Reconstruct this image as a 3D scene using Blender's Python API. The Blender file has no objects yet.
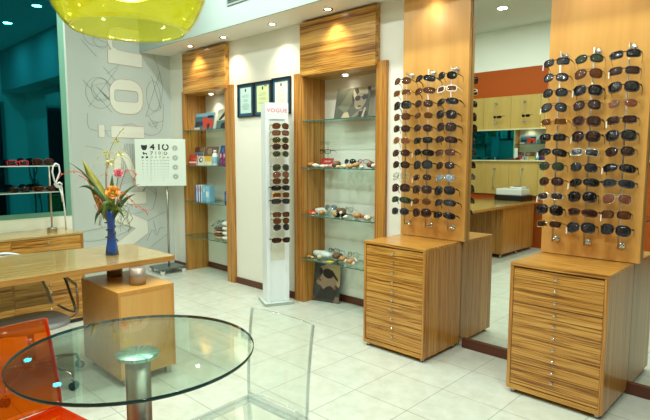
import bpy, math, random
from mathutils import Vector, Matrix
random.seed(7)
scene = bpy.context.scene
COL = scene.collection
PI = math.pi

# ------------------------------------------------------------------ helpers
class MB:
    def __init__(s):
        s.v = []; s.f = []; s.m = []; s.sm = []; s.M = Matrix.Identity(4)
    def add(s, vs, fs, mi=0, smooth=False):
        b = len(s.v)
        s.v += [tuple(s.M @ Vector(p)) for p in vs]
        for f in fs:
            s.f.append([b + i for i in f]); s.m.append(mi); s.sm.append(smooth)
        return s
    def box(s, x0, x1, y0, y1, z0, z1, mi=0, edge=None, keep=None):
        vs = [(x0,y0,z0),(x1,y0,z0),(x1,y1,z0),(x0,y1,z0),(x0,y0,z1),(x1,y0,z1),(x1,y1,z1),(x0,y1,z1)]
        fs = [(0,3,2,1),(4,5,6,7),(0,1,5,4),(1,2,6,5),(2,3,7,6),(3,0,4,7)]
        if edge is None: s.add(vs, fs, mi)
        else:                       # keep: 'z' top and bottom keep mi, other faces use edge material
            flat = {'z': (0,1), 'y': (2,4), 'x': (3,5)}[keep]
            b = len(s.v); s.v += [tuple(s.M @ Vector(p)) for p in vs]
            for i, f in enumerate(fs):
                s.f.append([b + k for k in f]); s.m.append(mi if i in flat else edge); s.sm.append(False)
        return s
    def ring_tube(s, pts, r, n=8, mi=0, closed=False, caps=True, flat=1.0, up=None):
        pts = [Vector(p) for p in pts]; N = len(pts)
        rs = r if isinstance(r, (list, tuple)) else [r] * N
        vs = []; fs = []
        ref = None
        for i, p in enumerate(pts):
            a = pts[(i - 1) % N] if (closed or i > 0) else pts[0]
            b = pts[(i + 1) % N] if (closed or i < N - 1) else pts[-1]
            t = (b - a)
            t = t.normalized() if t.length > 1e-9 else Vector((0, 0, 1))
            if up is not None: ref_v = Vector(up)
            else:
                if ref is None:
                    ref = Vector((0, 0, 1)) if abs(t.z) < .9 else Vector((1, 0, 0))
                ref_v = ref
            u = ref_v - t * ref_v.dot(t)
            if u.length < 1e-5: u = t.orthogonal()
            u.normalize(); w = t.cross(u)
            if up is None: ref = u
            for k in range(n):
                an = 2 * PI * (k + .5) / n
                vs.append(p + u * math.cos(an) * rs[i] + w * math.sin(an) * rs[i] * flat)
        M = N if closed else N - 1
        for i in range(M):
            j = (i + 1) % N
            for k in range(n):
                l = (k + 1) % n
                fs.append((i*n+k, i*n+l, j*n+l, j*n+k))
        s.add(vs, fs, mi, n > 4)
        if caps and not closed:
            s.add(vs[:n], [tuple(range(n))[::-1]], mi); s.add(vs[-n:], [tuple(range(n))], mi)
        return s
    def cyl(s, p0, p1, r, n=24, mi=0, r1=None):
        return s.ring_tube([p0, p1], [r, r if r1 is None else r1], n, mi)
    def lathe(s, prof, n=32, mi=0, c=(0,0,0), closed=False, smooth=True):
        vs = []; fs = []
        for (r, z) in prof:
            for k in range(n):
                a = 2*PI*k/n; vs.append((c[0]+r*math.cos(a), c[1]+r*math.sin(a), c[2]+z))
        P = len(prof)
        for i in range(P if closed else P-1):
            j = (i+1) % P
            for k in range(n):
                l = (k+1) % n; fs.append((i*n+k, i*n+l, j*n+l, j*n+k))
        s.add(vs, fs, mi, smooth)
        return s
    def disc(s, c, r, n=32, mi=0, axis='z', flip=False):
        vs = []
        for k in range(n):
            a = 2*PI*k/n; x, y = r*math.cos(a), r*math.sin(a)
            vs.append({'z': (c[0]+x, c[1]+y, c[2]), 'y': (c[0]+x, c[1], c[2]+y), 'x': (c[0], c[1]+x, c[2]+y)}[axis])
        f = tuple(range(n))
        return s.add(vs, [f[::-1] if flip else f], mi)
    def ell(s, c, r, nu=14, nv=9, mi=0, warp=None):
        vs = [(c[0], c[1], c[2]-r[2])]; fs = []
        for i in range(1, nv):
            th = -PI/2 + PI*i/nv
            for k in range(nu):
                a = 2*PI*k/nu
                vs.append((c[0]+r[0]*math.cos(th)*math.cos(a), c[1]+r[1]*math.cos(th)*math.sin(a), c[2]+r[2]*math.sin(th)))
        vs.append((c[0], c[1], c[2]+r[2]))
        for k in range(nu):
            l = (k+1) % nu
            fs.append((0, 1+l, 1+k))
            for i in range(nv-2):
                a0 = 1+i*nu; b0 = a0+nu
                fs.append((a0+k, a0+l, b0+l, b0+k))
            fs.append((1+(nv-2)*nu+k, 1+(nv-2)*nu+l, len(vs)-1))
        if warp: vs = [warp(Vector(v)) for v in vs]
        return s.add(vs, fs, mi, True)
    def prism(s, poly, f0, f1, mi=0, side=None, smooth_side=False):
        """poly: list of (u,v); f0, f1 map (u,v) to the two end planes"""
        n = len(poly)
        a = [f0(*p) for p in poly]; b = [f1(*p) for p in poly]
        s.add(a, [tuple(range(n))[::-1]], mi); s.add(b, [tuple(range(n))], mi)
        s.add(a + b, [(i, (i+1) % n, n+(i+1) % n, n+i) for i in range(n)], mi if side is None else side, smooth_side)
        return s
    def patch(s, poly, y, mi=0, t=.0006):
        """thin printed patch on a face that looks towards -y"""
        return s.prism(poly, lambda u, v: (u, y, v), lambda u, v: (u, y - t, v), mi)

def mesh_of(name, mb, mats, bevel=0):
    me = bpy.data.meshes.new(name)
    me.from_pydata(mb.v, [], mb.f)
    for m in mats: me.materials.append(m)
    for p, mi, sm in zip(me.polygons, mb.m, mb.sm):
        p.material_index = mi; p.use_smooth = sm
    import bmesh
    bm = bmesh.new(); bm.from_mesh(me)
    bmesh.ops.remove_doubles(bm, verts=bm.verts, dist=1e-6)
    bmesh.ops.recalc_face_normals(bm, faces=bm.faces)
    bm.to_mesh(me); bm.free()
    me.update()
    return me

def obj(name, mb, mats, parent=None, loc=None, rot=None, bevel=0):
    mats = mats if isinstance(mats, (list, tuple)) else [mats]
    me = mb if isinstance(mb, bpy.types.Mesh) else mesh_of(name, mb, mats)
    o = bpy.data.objects.new(name, me); COL.objects.link(o)
    if parent: o.parent = parent
    if loc: o.location = loc
    if rot: o.rotation_euler = rot
    if bevel:
        b = o.modifiers.new('bevel', 'BEVEL'); b.width = bevel; b.segments = 2; b.limit_method = 'ANGLE'
    return o

def thing(name, label, cat, loc=(0,0,0), rz=0, group=None, rot=None):
    o = bpy.data.objects.new(name, None); COL.objects.link(o)
    o.empty_display_size = .05
    o.location = loc; o.rotation_euler = rot if rot else (0, 0, rz)
    o['label'] = label; o['category'] = cat
    if group: o['group'] = group
    return o

def tag(o, label, cat, group=None):
    o['label'] = label; o['category'] = cat
    if group: o['group'] = group
    return o

def struct(name, mb, mats, bevel=0):
    o = obj(name, mb, mats, bevel=bevel); o['kind'] = 'structure'; return o

# ------------------------------------------------------------------ materials
def lin(h):
    h = h.lstrip('#'); out = []
    for i in (0, 2, 4):
        c = int(h[i:i+2], 16) / 255
        out.append(c/12.92 if c <= .04045 else ((c+.055)/1.055)**2.4)
    return (*out, 1)

def nt(name):
    m = bpy.data.materials.new(name); m.use_nodes = True
    n = m.node_tree; n.nodes.clear()
    out = n.nodes.new('ShaderNodeOutputMaterial')
    return m, n, out

def plain(name, c, rough=.5, metal=0, spec=.5, coat=0, noise=0, nscale=20):
    m, n, out = nt(name)
    b = n.nodes.new('ShaderNodeBsdfPrincipled')
    b.inputs['Base Color'].default_value = lin(c); b.inputs['Roughness'].default_value = rough
    b.inputs['Metallic'].default_value = metal; b.inputs['Specular IOR Level'].default_value = spec
    b.inputs['Coat Weight'].default_value = coat
    if noise:
        tc = n.nodes.new('ShaderNodeTexCoord'); nz = n.nodes.new('ShaderNodeTexNoise')
        nz.inputs['Scale'].default_value = nscale; nz.inputs['Detail'].default_value = 4
        mx = n.nodes.new('ShaderNodeMix'); mx.data_type = 'RGBA'; mx.blend_type = 'MULTIPLY'
        mx.inputs[0].default_value = noise
        mx.inputs[6].default_value = lin(c)
        n.links.new(tc.outputs['Object'], nz.inputs['Vector']); n.links.new(nz.outputs['Fac'], mx.inputs[7])
        n.links.new(mx.outputs[2], b.inputs['Base Color'])
    n.links.new(b.outputs[0], out.inputs[0])
    return m

def emit(name, c, s):
    m, n, out = nt(name)
    e = n.nodes.new('ShaderNodeEmission'); e.inputs[0].default_value = lin(c); e.inputs[1].default_value = s
    n.links.new(e.outputs[0], out.inputs[0]); return m

def fresnel(n, ior):
    """Schlick reflectance of a thin sheet, the same from both sides"""
    f0 = ((ior-1)/(ior+1))**2
    lw = n.nodes.new('ShaderNodeLayerWeight'); lw.inputs[0].default_value = .5
    p = n.nodes.new('ShaderNodeMath'); p.operation = 'POWER'; p.inputs[1].default_value = 5
    q = n.nodes.new('ShaderNodeMath'); q.operation = 'MULTIPLY_ADD'; q.inputs[1].default_value = 1-f0; q.inputs[2].default_value = f0
    n.links.new(lw.outputs['Facing'], p.inputs[0]); n.links.new(p.outputs[0], q.inputs[0])
    return q

def glassy(name, tint, gloss=1.0, rough=0.0, diff=0.0, dcol='ffffff', ior=1.45, refl='ffffff'):
    """thin clear sheet: tinted transmission, Fresnel reflection, optional milky body"""
    m, n, out = nt(name)
    t = n.nodes.new('ShaderNodeBsdfTransparent'); t.inputs[0].default_value = lin(tint)
    g = n.nodes.new('ShaderNodeBsdfGlossy'); g.inputs['Roughness'].default_value = rough; g.inputs[0].default_value = lin(refl)
    f = fresnel(n, ior)
    mu = n.nodes.new('ShaderNodeMath'); mu.operation = 'MULTIPLY'; mu.inputs[1].default_value = gloss
    mu.use_clamp = True
    n.links.new(f.outputs[0], mu.inputs[0])
    base = t.outputs[0]
    if diff > 0:
        d = n.nodes.new('ShaderNodeBsdfDiffuse'); d.inputs[0].default_value = lin(dcol)
        tr = n.nodes.new('ShaderNodeBsdfTranslucent'); tr.inputs[0].default_value = lin(dcol)
        a = n.nodes.new('ShaderNodeMixShader'); a.inputs[0].default_value = .5
        n.links.new(d.outputs[0], a.inputs[1]); n.links.new(tr.outputs[0], a.inputs[2])
        x = n.nodes.new('ShaderNodeMixShader'); x.inputs[0].default_value = diff
        n.links.new(t.outputs[0], x.inputs[1]); n.links.new(a.outputs[0], x.inputs[2])
        base = x.outputs[0]
    mx = n.nodes.new('ShaderNodeMixShader')
    n.links.new(mu.outputs[0], mx.inputs[0]); n.links.new(base, mx.inputs[1]); n.links.new(g.outputs[0], mx.inputs[2])
    n.links.new(mx.outputs[0], out.inputs[0])
    return m

def wood(name, axis, stops, scale=70, along=1.2, warp=.05, rough=.32, coat=.25, seed=0.0, broad=.35):
    """striped veneer; axis = direction of the grain ('x','y','z') in the object's own space"""
    m, n, out = nt(name)
    L = n.links.new
    tc = n.nodes.new('ShaderNodeTexCoord')
    info = n.nodes.new('ShaderNodeObjectInfo')
    addr = n.nodes.new('ShaderNodeVectorMath'); addr.operation = 'ADD'
    rs = n.nodes.new('ShaderNodeMath'); rs.operation = 'MULTIPLY_ADD'; rs.inputs[1].default_value = 7.0; rs.inputs[2].default_value = seed
    L(info.outputs['Random'], rs.inputs[0])
    L(tc.outputs['Object'], addr.inputs[0]); L(rs.outputs[0], addr.inputs[1])
    lo = n.nodes.new('ShaderNodeTexNoise'); lo.inputs['Scale'].default_value = 2.2; lo.inputs['Detail'].default_value = 1
    L(addr.outputs[0], lo.inputs['Vector'])
    sub = n.nodes.new('ShaderNodeMath'); sub.operation = 'MULTIPLY_ADD'; sub.inputs[1].default_value = warp*2; sub.inputs[2].default_value = -warp
    L(lo.outputs['Fac'], sub.inputs[0])
    ad2 = n.nodes.new('ShaderNodeVectorMath'); ad2.operation = 'ADD'
    L(addr.outputs[0], ad2.inputs[0]); L(sub.outputs[0], ad2.inputs[1])
    mp = n.nodes.new('ShaderNodeMapping')
    sc = [scale]*3; sc['xyz'.index(axis)] = along
    mp.inputs['Scale'].default_value = sc
    L(ad2.outputs[0], mp.inputs['Vector'])
    nz = n.nodes.new('ShaderNodeTexNoise'); nz.inputs['Scale'].default_value = 1; nz.inputs['Detail'].default_value = 2.5; nz.inputs['Roughness'].default_value = .55
    L(mp.outputs[0], nz.inputs['Vector'])
    mp2 = n.nodes.new('ShaderNodeMapping')
    sc2 = [scale*.22]*3; sc2['xyz'.index(axis)] = along*.6
    mp2.inputs['Scale'].default_value = sc2
    L(ad2.outputs[0], mp2.inputs['Vector'])
    nb = n.nodes.new('ShaderNodeTexNoise'); nb.inputs['Scale'].default_value = 1; nb.inputs['Detail'].default_value = 1
    L(mp2.outputs[0], nb.inputs['Vector'])
    mixf = n.nodes.new('ShaderNodeMix'); mixf.data_type = 'FLOAT'; mixf.inputs[0].default_value = broad
    L(nz.outputs['Fac'], mixf.inputs[2]); L(nb.outputs['Fac'], mixf.inputs[3])
    cr = n.nodes.new('ShaderNodeValToRGB')
    el = cr.color_ramp.elements
    while len(el) < len(stops): el.new(.5)
    for e, (p, c) in zip(el, stops): e.position = p; e.color = lin(c)
    L(mixf.outputs[0], cr.inputs[0])
    b = n.nodes.new('ShaderNodeBsdfPrincipled'); b.inputs['Roughness'].default_value = rough
    b.inputs['Coat Weight'].default_value = coat; b.inputs['Coat Roughness'].default_value = .12
    b.inputs['Specular IOR Level'].default_value = .4
    L(cr.outputs[0], b.inputs['Base Color']); L(b.outputs[0], out.inputs[0])
    return m

ZS = [(.37, '663a10'), (.44, '986420'), (.51, 'bc8638'), (.61, 'cb9c50')]
ZB = [(.34, '7c4a1a'), (.43, '9c6628'), (.52, 'b47e38'), (.64, 'c29048')]
zx = wood('zebrano_grain_x', 'x', ZS, 165, 1.5, .012, broad=.25); zy = wood('zebrano_grain_y', 'y', ZS, 165, 1.5, .012, seed=3, broad=.25); zz = wood('zebrano_grain_z', 'z', ZB, 120, .9, .012, seed=5, broad=.25)
zx_bold = wood('zebrano_bold_x', 'x', [(.36, '6e4012'), (.43, '986422'), (.50, 'bb8738'), (.60, 'cda052')], scale=95, along=.8, warp=.022, seed=2, broad=.4)
DS = [(.34, '967840'), (.46, 'a4874a'), (.56, 'ae9052'), (.66, 'b89b5e')]
desk_top_m = wood('desk_veneer', 'y', DS, scale=110, rough=.18, coat=.5, warp=.012)
MS = [(.30, 'c58f46'), (.5, 'd09b50'), (.7, 'd8a75e')]
maple = wood('maple_grain_z', 'z', MS, scale=22, along=.9, warp=.04, rough=.33, coat=.2, broad=.6)
maple_y = wood('maple_grain_y', 'y', MS, scale=22, along=.9, warp=.04, rough=.33, coat=.2, broad=.6)
OS = [(.30, 'b59650'), (.5, 'bea058'), (.7, 'c6aa64')]
maple_far = wood('pale_maple', 'z', OS, scale=22, along=.9, warp=.04, rough=.35, coat=.15, broad=.6)

wall_white = plain('wall_white', 'e8e9de', .7, spec=.2, noise=.03, nscale=3)
niche_white = plain('niche_white', 'dfe4da', .7, spec=.2)
wall_grey = plain('wall_grey', 'c6cfca', .6, spec=.25, noise=.06, nscale=2)
ceil_m = plain('ceiling_paint', 'dfe7e2', .8, spec=.1)
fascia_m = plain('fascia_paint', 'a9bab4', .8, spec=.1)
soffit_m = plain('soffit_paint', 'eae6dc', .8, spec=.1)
orange_w = plain('orange_wall_paint', 'a84c14', .6, spec=.2)
skirt = plain('dark_skirting', '5a2f1a', .4)
black = plain('black_plastic', '141312', .3)
dgrey = plain('dark_grey_plastic', '3a3c3d', .4)
white_p = plain('white_plastic', 'e9eeea', .35)
white_lam = plain('white_laminate', 'e4edf0', .3)
steel = plain('brushed_steel', 'b9b3a8', .28, 1)
chrome = plain('chrome', 'd9dcdc', .08, 1)
mirror_m = plain('mirror_silver', 'e6ece6', 0.0, 1)
glass_shelf_m = glassy('shelf_glass', 'e2f0ea', 1.0)
glass_edge = plain('glass_edge_green', '3c6a60', .15)
table_glass = glassy('table_glass', 'ecf6f0', 1.0, ior=1.5)
table_edge = plain('table_glass_edge', '10352f', .1)
acryl = glassy('clear_acrylic', 'fafdfb', .8, diff=.012, dcol='e8f0ee')
acryl_edge = glassy('acrylic_edge', 'eef3f3', 1.2, diff=.10, dcol='e4ecee')
orange_ac = glassy('orange_acrylic', 'fdb050', .9, diff=.14, dcol='ff8c1e')
orange_edge = glassy('orange_acrylic_edge', 'ff8038', 1.0, diff=.36, dcol='f4520f')

def tile_mat():
    m, n, out = nt('cream_floor_tile'); L = n.links.new
    tc = n.nodes.new('ShaderNodeTexCoord'); mp = n.nodes.new('ShaderNodeMapping')
    mp.inputs['Location'].default_value = (-.29, -.065, 0)
    L(tc.outputs['Object'], mp.inputs['Vector'])
    br = n.nodes.new('ShaderNodeTexBrick'); br.offset = 0; br.squash = 1
    br.inputs['Scale'].default_value = 1; br.inputs['Brick Width'].default_value = .4; br.inputs['Row Height'].default_value = .4
    br.inputs['Mortar Size'].default_value = .003; br.inputs['Mortar Smooth'].default_value = .3
    br.inputs['Color1'].default_value = lin('d3d8cd'); br.inputs['Color2'].default_value = lin('ced4c9'); br.inputs['Mortar'].default_value = lin('999e95')
    L(mp.outputs[0], br.inputs['Vector'])
    nz = n.nodes.new('ShaderNodeTexNoise'); nz.inputs['Scale'].default_value = 9; nz.inputs['Detail'].default_value = 6; nz.inputs['Roughness'].default_value = .65
    L(tc.outputs['Object'], nz.inputs['Vector'])
    cr = n.nodes.new('ShaderNodeValToRGB'); cr.color_ramp.elements[0].position = .3; cr.color_ramp.elements[0].color = lin('e6e8e0')
    cr.color_ramp.elements[1].position = .7; cr.color_ramp.elements[1].color = lin('ffffff')
    L(nz.outputs['Fac'], cr.inputs[0])
    mx = n.nodes.new('ShaderNodeMix'); mx.data_type = 'RGBA'; mx.blend_type = 'MULTIPLY'; mx.inputs[0].default_value = 1
    L(br.outputs['Color'], mx.inputs[6]); L(cr.outputs[0], mx.inputs[7])
    b = n.nodes.new('ShaderNodeBsdfPrincipled'); b.inputs['Roughness'].default_value = .3; b.inputs['Specular IOR Level'].default_value = .45
    L(mx.outputs[2], b.inputs['Base Color']); L(b.outputs[0], out.inputs[0])
    return m
floor_m = tile_mat()

def tinted_mirror():
    m, n, out = nt('teal_tinted_glass')
    g = n.nodes.new('ShaderNodeBsdfGlossy'); g.inputs['Roughness'].default_value = 0; g.inputs[0].default_value = lin('0c6474')
    d = n.nodes.new('ShaderNodeBsdfDiffuse'); d.inputs[0].default_value = lin('052a32')
    mx = n.nodes.new('ShaderNodeMixShader'); mx.inputs[0].default_value = .12
    n.links.new(g.outputs[0], mx.inputs[1]); n.links.new(d.outputs[0], mx.inputs[2]); n.links.new(mx.outputs[0], out.inputs[0])
    return m
teal_glass = tinted_mirror()

# ------------------------------------------------------------------ the setting
LX = -6.42      # wall with the lettering
BY = 3.67      # niche wall
FY = -1.25     # wall behind the camera
CZ = 3.62      # main ceiling
SZ = 2.81      # dropped soffit
PX = -5.25     # tinted glass partition
RX = 1.9
N1 = (-6.085, -6.02, -5.145, -5.0)
N2 = (-3.955, -3.82, -2.9, -2.788)
ND = 3.95      # niche back

struct('floor', MB().box(-6.8, RX+.2, FY-.2, 4.2, -.1, 0), floor_m)
struct('ceiling', MB().box(-6.8, RX+.2, FY-.2, 3.27, CZ, CZ+.1), ceil_m)
sf = MB(); sf.box(-6.8, RX, 3.27, 4.2, SZ, SZ+.06, 0)
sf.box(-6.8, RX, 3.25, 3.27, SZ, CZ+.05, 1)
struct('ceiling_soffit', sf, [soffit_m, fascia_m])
wb = MB()
wb.box(-6.7, N1[0], BY, BY+.4, 0, SZ)
wb.box(N1[3], N2[0], BY, BY+.4, 0, SZ)
wb.box(N2[3], RX, BY, BY+.4, 0, SZ)
wb.box(N1[0], N1[3], BY, BY+.4, 2.31, SZ); wb.box(N2[0], N2[3], BY, BY+.4, 2.31, SZ)
wb.box(N1[0], N1[3], ND, BY+.4, 0, 2.31, 1); wb.box(N2[0], N2[3], ND, BY+.4, 0, 2.31, 1)
struct('wall_back', wb, [wall_white, niche_white])
struct('wall_left', MB().box(LX-.2, LX, 1.8, BY, 0, CZ), wall_grey)
wp = MB()
wp.box(LX, PX-.15, 1.80, 1.935, 0, CZ)
wp.box(PX-.15, PX, FY, 1.91, 0, .93)
wp.box(PX-.15, PX, FY, 1.91, 3.05, CZ)

struct('wall_partition', wp, plain('partition_paint', 'dcdccb', .6, spec=.2))
wi = obj('window_1', MB().box(PX-.03, PX-.004, FY, 1.86, .975, 3.05), teal_glass); wi['kind'] = 'structure'
fr = MB()
fr.box(PX-.14, PX+.004, 1.86, 1.909, .931, 3.049)
fr.box(PX-.14, PX, FY, 1.86, .931, .975)
obj('edge_trim', MB().box(PX-.149, PX-.002, 1.9105, 1.928, 0, CZ), plain('trim_grey_green', 'a3b2a4', .5), parent=wi)
obj('window_frame', fr, plain('pale_green_frame', '5c8f7a', .35), parent=wi)
wf = MB(); wf.box(PX-.15, RX, FY-.15, FY, 0, 2.95); wf.box(PX-.15, RX, FY-.15, FY, 2.95, CZ, 1)
struct('wall_front', wf, [orange_w, wall_white])
struct('wall_right', MB().box(RX, RX+.15, FY, 4.1, 0, CZ), wall_white)
w2 = obj('added_dark_pane', MB().box(RX-.02, RX-.005, -1.0, 3.2, .25, 2.55), plain('added_pane_dark', '0a0f12', .02)); w2['kind'] = 'structure'  # added out of view: dark pane so the tinted glass reflects darker
fr = MB()
fr.box(RX-.05, RX-.001, -1.06, -1.0, .19, 2.61); fr.box(RX-.05, RX-.001, 3.2, 3.26, .19, 2.61)
fr.box(RX-.05, RX-.001, -1.0, 3.2, .19, .25); fr.box(RX-.05, RX-.001, -1.0, 3.2, 2.55, 2.61)
obj('window_frame', fr, plain('added_pane_frame', '8d948f', .4, .6), parent=w2)  # surround of the added dark pane
bb = MB()
bb.box(N1[3], N2[0], BY-.012, BY, 0, .075)
bb.box(N1[1], N1[2], ND-.012, ND, 0, .075); bb.box(N2[1], N2[2], ND-.012, ND, 0, .075)
bb.box(N2[3], -2.6, BY-.012, BY, 0, .075)
bb.box(-2.0, RX, 3.622, 3.645, 0, .075)
bb.box(LX, N1[0]-.01, BY-.012, BY, 0, .075)
struct('baseboard_back', bb, skirt, bevel=.003)

# air vent in the fascia
v = thing('air_vent', 'grey slotted air vent set in the ceiling drop', 'vent', (-4.32, 3.25, 3.01))
f = MB(); w, h = .2, .09
f.box(-w, w, -.012, .0, -.0, .018); f.box(-w, w, -.012, 0, 2*h-.018, 2*h); f.box(-w, -w+.018, -.012, 0, .018, 2*h-.018); f.box(w-.018, w, -.012, 0, .018, 2*h-.018)
obj('vent_frame', f, plain('vent_grey', '8d9a94', .4), v)
s_ = MB()
for k in range(6):
    z = .026 + k*.024
    s_.add([(-w+.018, -.010, z), (w-.018, -.010, z), (w-.018, -.002, z+.016), (-w+.018, -.002, z+.016)], [(0,1,2,3)])
obj('slats', s_, plain('vent_dark', '4a5653', .5), v)

# mirrors
mi1 = obj('wall_mirror', MB().box(-2.06, -1.36, 3.642, 3.668, .075, SZ-.002), mirror_m)
tag(mi1, 'tall frameless wall mirror between the two sunglasses panels', 'mirror')
mi2 = obj('wall_mirror', MB().box(-.87, .55, 3.642, 3.668, .075, SZ-.002), mirror_m)
tag(mi2, 'frameless wall mirror at the outer edge of the nearer sunglasses panel', 'mirror')

# ------------------------------------------------------------------ lights
COOL = (.90, 1.0, .93); WARM = (1.0, .86, .62)
trim_m = plain('downlight_trim', 'f2f2ee', .35)
lens_c = emit('cool_lamp_lens', 'eafcff', 14); lens_w = emit('warm_lamp_lens', 'fff0d8', 18)
ring_me = mesh_of('trim_ring', MB().lathe([(.062, -.0), (.062, -.006), (.084, -.008), (.088, -.0)], 28), [trim_m])
disc_c = mesh_of('lamp_lens', MB().disc((0, 0, -.001), .062, 24, flip=True), [lens_c])
ring_s = mesh_of('trim_ring', MB().lathe([(.030, 0), (.030, -.006), (.046, -.008), (.050, 0)], 24), [chrome])
disc_w = mesh_of('lamp_lens', MB().disc((0, 0, -.001), .030, 20, flip=True), [lens_w])

def light(kind, loc, power, color, **kw):
    ld = bpy.data.lights.new('lamp_light', kind); ld.energy = power; ld.color = color
    for k, v_ in kw.items(): setattr(ld, k, v_)
    o = bpy.data.objects.new('lamp_light', ld); COL.objects.link(o); o.location = loc
    return o

def downlight(loc, label, warm, power, group, spot=None):
    t = thing('downlight', label, 'ceiling light', loc, group=group)
    obj('trim_ring', ring_s if warm else ring_me, None, t); obj('lamp_lens', disc_w if warm else disc_c, None, t)
    if warm:
        l = light('SPOT', (0, 0, -.012), power, WARM, spot_size=spot or 1.85, spot_blend=.9, shadow_soft_size=.02)
    else:
        l = light('AREA', (0, 0, -.012), power, COOL, shape='DISK', size=.12)
    l.parent = t

P_MAIN = 20
for x in (-4.5, -3.55, -2.27, -.89, .5):
    for y in (2.66, 1.4, -.04):
        downlight((x, y, CZ), 'white recessed downlight in the high main ceiling', False, P_MAIN*(.62 if y < 0 else .8 if y > 2 else 1), 'main ceiling downlights')
snames = ['first warm downlight in the soffit, over the magazine niche', 'warm soffit downlight between magazine niche and certificates',
          'warm soffit downlight above the framed certificates', 'warm soffit downlight over the shell niche header',
          'warm soffit downlight above the panel beside the shell niche', 'warm soffit downlight above the gap between sunglasses panels', 'warm soffit downlight above the panel between the mirrors']
for x, nm in zip((-5.62, -4.94, -4.11, -3.34, -2.29, -1.70, -1.10), snames):
    downlight((x, 3.49, SZ), nm, True, 20 if x < -3 else 8, None)
downlight((-5.72, 3.84, 2.276), 'small warm downlight under the magazine niche header', True, 6.5, None, 2.0)
downlight((-3.44, 3.84, 2.276), 'small warm downlight under the shell niche header', True, 6.5, None, 2.0)

# ------------------------------------------------------------------ shelf niches
def niche(N, label, header_x, shelf_z):
    t = thing('shelf_niche', label, 'shelf unit', (N[1], ND, 0))
    ox = N[1]
    p = MB(); p.box(N[0]-ox, 0, 3.635-ND, 0, 0, 2.318); obj('side_panel', p, zz, t, bevel=.002)
    p = MB(); p.box(N[2]-ox, N[3]-ox, 3.635-ND, 0, 0, 2.318); obj('side_panel', p, zz, t, bevel=.002)
    hd = MB(); hd.box(header_x[0]-ox, header_x[1]-ox, 3.605-ND, BY-ND-.001, 2.28, 2.785)
    hd.box(.001, N[2]-ox-.001, BY-ND-.001, -.001, 2.28, 2.305)
    obj('header_panel', hd, zx_bold, t, bevel=.002)
    for z in shelf_z:
        g = MB(); g.box(.002, N[2]-ox-.002, 3.60-ND, -.004, z-.010, z, 0, edge=1, keep='z')
        so = obj('glass_shelf', g, [glass_shelf_m, glass_edge], t)
        pn = MB()
        for xx in (.0, N[2]-ox):
            for yy in (-.06, -.26):
                s0 = 1 if xx == 0 else -1
                pn.cyl((xx, yy, z-.018), (xx+s0*.022, yy, z-.018), .006, 10)
        obj('shelf_pin', pn, chrome, so)
    return t
S1 = (1.825, 1.385, .925, .475); S2 = (1.85, 1.39, .917, .470)
niche(N1, 'zebra-striped wood wall niche holding magazines, bottles and folded cloth', (-6.0, -5.085), S1)
niche(N2, 'zebra-striped wood wall niche holding shells and posters', (-3.83, -2.885), S2)

# ------------------------------------------------------------------ drawer cabinets
knob_me = mesh_of('knob', MB().lathe([(.0, 0), (.004, .0), (.004, .010), (.009, .012), (.009, .018), (.006, .021), (0, .0215)], 14), [chrome])
def drawer_cabinet(x0, x1, label):
    W, D, H = x1-x0, .51, .842
    t = thing('drawer_cabinet', label, 'drawer unit', (x0, 3.13, 0))
    c = MB(); fz = .03; th = .022
    c.box(0, th, 0, D, fz, H-.022); obj('side_panel', c, zz, t, bevel=.0015)
    c = MB(); c.box(W-th, W, 0, D, fz, H-.022); obj('side_panel', c, zz, t, bevel=.0015)
    c = MB(); c.box(0, W, 0, D, H-.022, H)
    obj('top_panel', c, zx, t, bevel=.0015)
    c = MB(); c.box(th, W-th, .0, D, fz, fz+.03); c.box(th, W-th, D-.015, D, fz+.03, H-.022)
    obj('carcass', c, zx, t)
    n = 10; z0 = fz+.034; bot = .102; step = (H-.030-z0-bot)/(n-1)
    for k in range(n):
        a = z0 if k == 0 else z0+bot+(k-1)*step
        b = a + (bot if k == 0 else step)
        d = MB(); d.box(th+.002, W-th-.002, .004, D-.03, a+.0015, b-.0015)
        do = obj('drawer', d, zx, t, bevel=.001)
        kz = b-.028 if k == 0 else (a+b)/2
        obj('knob', knob_me, None, do, loc=(W/2, .004, kz), rot=(PI/2, 0, 0))
    for fx in (.035, W-.035):
        for fy in (.035, D-.05):
            obj('foot', MB().cyl((fx, fy, 0), (fx, fy, fz), .017, 16), steel, t)
    return t
drawer_cabinet(-2.598, -2.03, 'zebra-striped ten-drawer cabinet beside the shell niche')
drawer_cabinet(-1.405, -.838, 'zebra-striped ten-drawer cabinet between the two mirrors, nearest the viewer')

# ------------------------------------------------------------------ display panels with rods
knobdisc = mesh_of('mount_disc', MB().lathe([(0, 0), (.021, 0), (.021, .008), (.012, .012), (.007, .014), (.007, .075), (0, .076)], 20), [chrome])
ROD_Z = (.948, 2.150)
def display_panel(x0, x1, rods, label):
    t = thing('eyewear_display', label, 'display panel', (x0, 3.64, .846))
    W = x1-x0
    obj('board', MB().box(0, W, -.04, .0, 0, SZ-.846-.002), maple, t, bevel=.002)
    for rx in rods:
        r = MB(); r.cyl((rx-x0, -.12, ROD_Z[0]-.846-.012), (rx-x0, -.12, ROD_Z[1]-.846+.02), .0055, 10)
        for k in range(12):
            z = ROW_Z(k)-.846-.006
            r.cyl((rx-x0, -.12, z), (rx-x0, -.155, z+.004), .003, 6)
        ro = obj('rod', r, steel, t)
        for z in ROD_Z:
            obj('mount_disc', knobdisc, None, ro, loc=(rx-x0, -.0402, z-.846), rot=(PI/2, 0, 0))
def ROW_Z(k): return 2.098 - k*.0945
R1 = (-2.495, -2.290, -2.090); R2 = (-1.30, -1.102, -.905)
display_panel(-2.588, -1.992, R1, 'maple sunglasses panel above the drawer cabinet beside the shell niche')
display_panel(-1.404, -.802, R2, 'maple sunglasses panel above the drawer cabinet between the mirrors')

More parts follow.
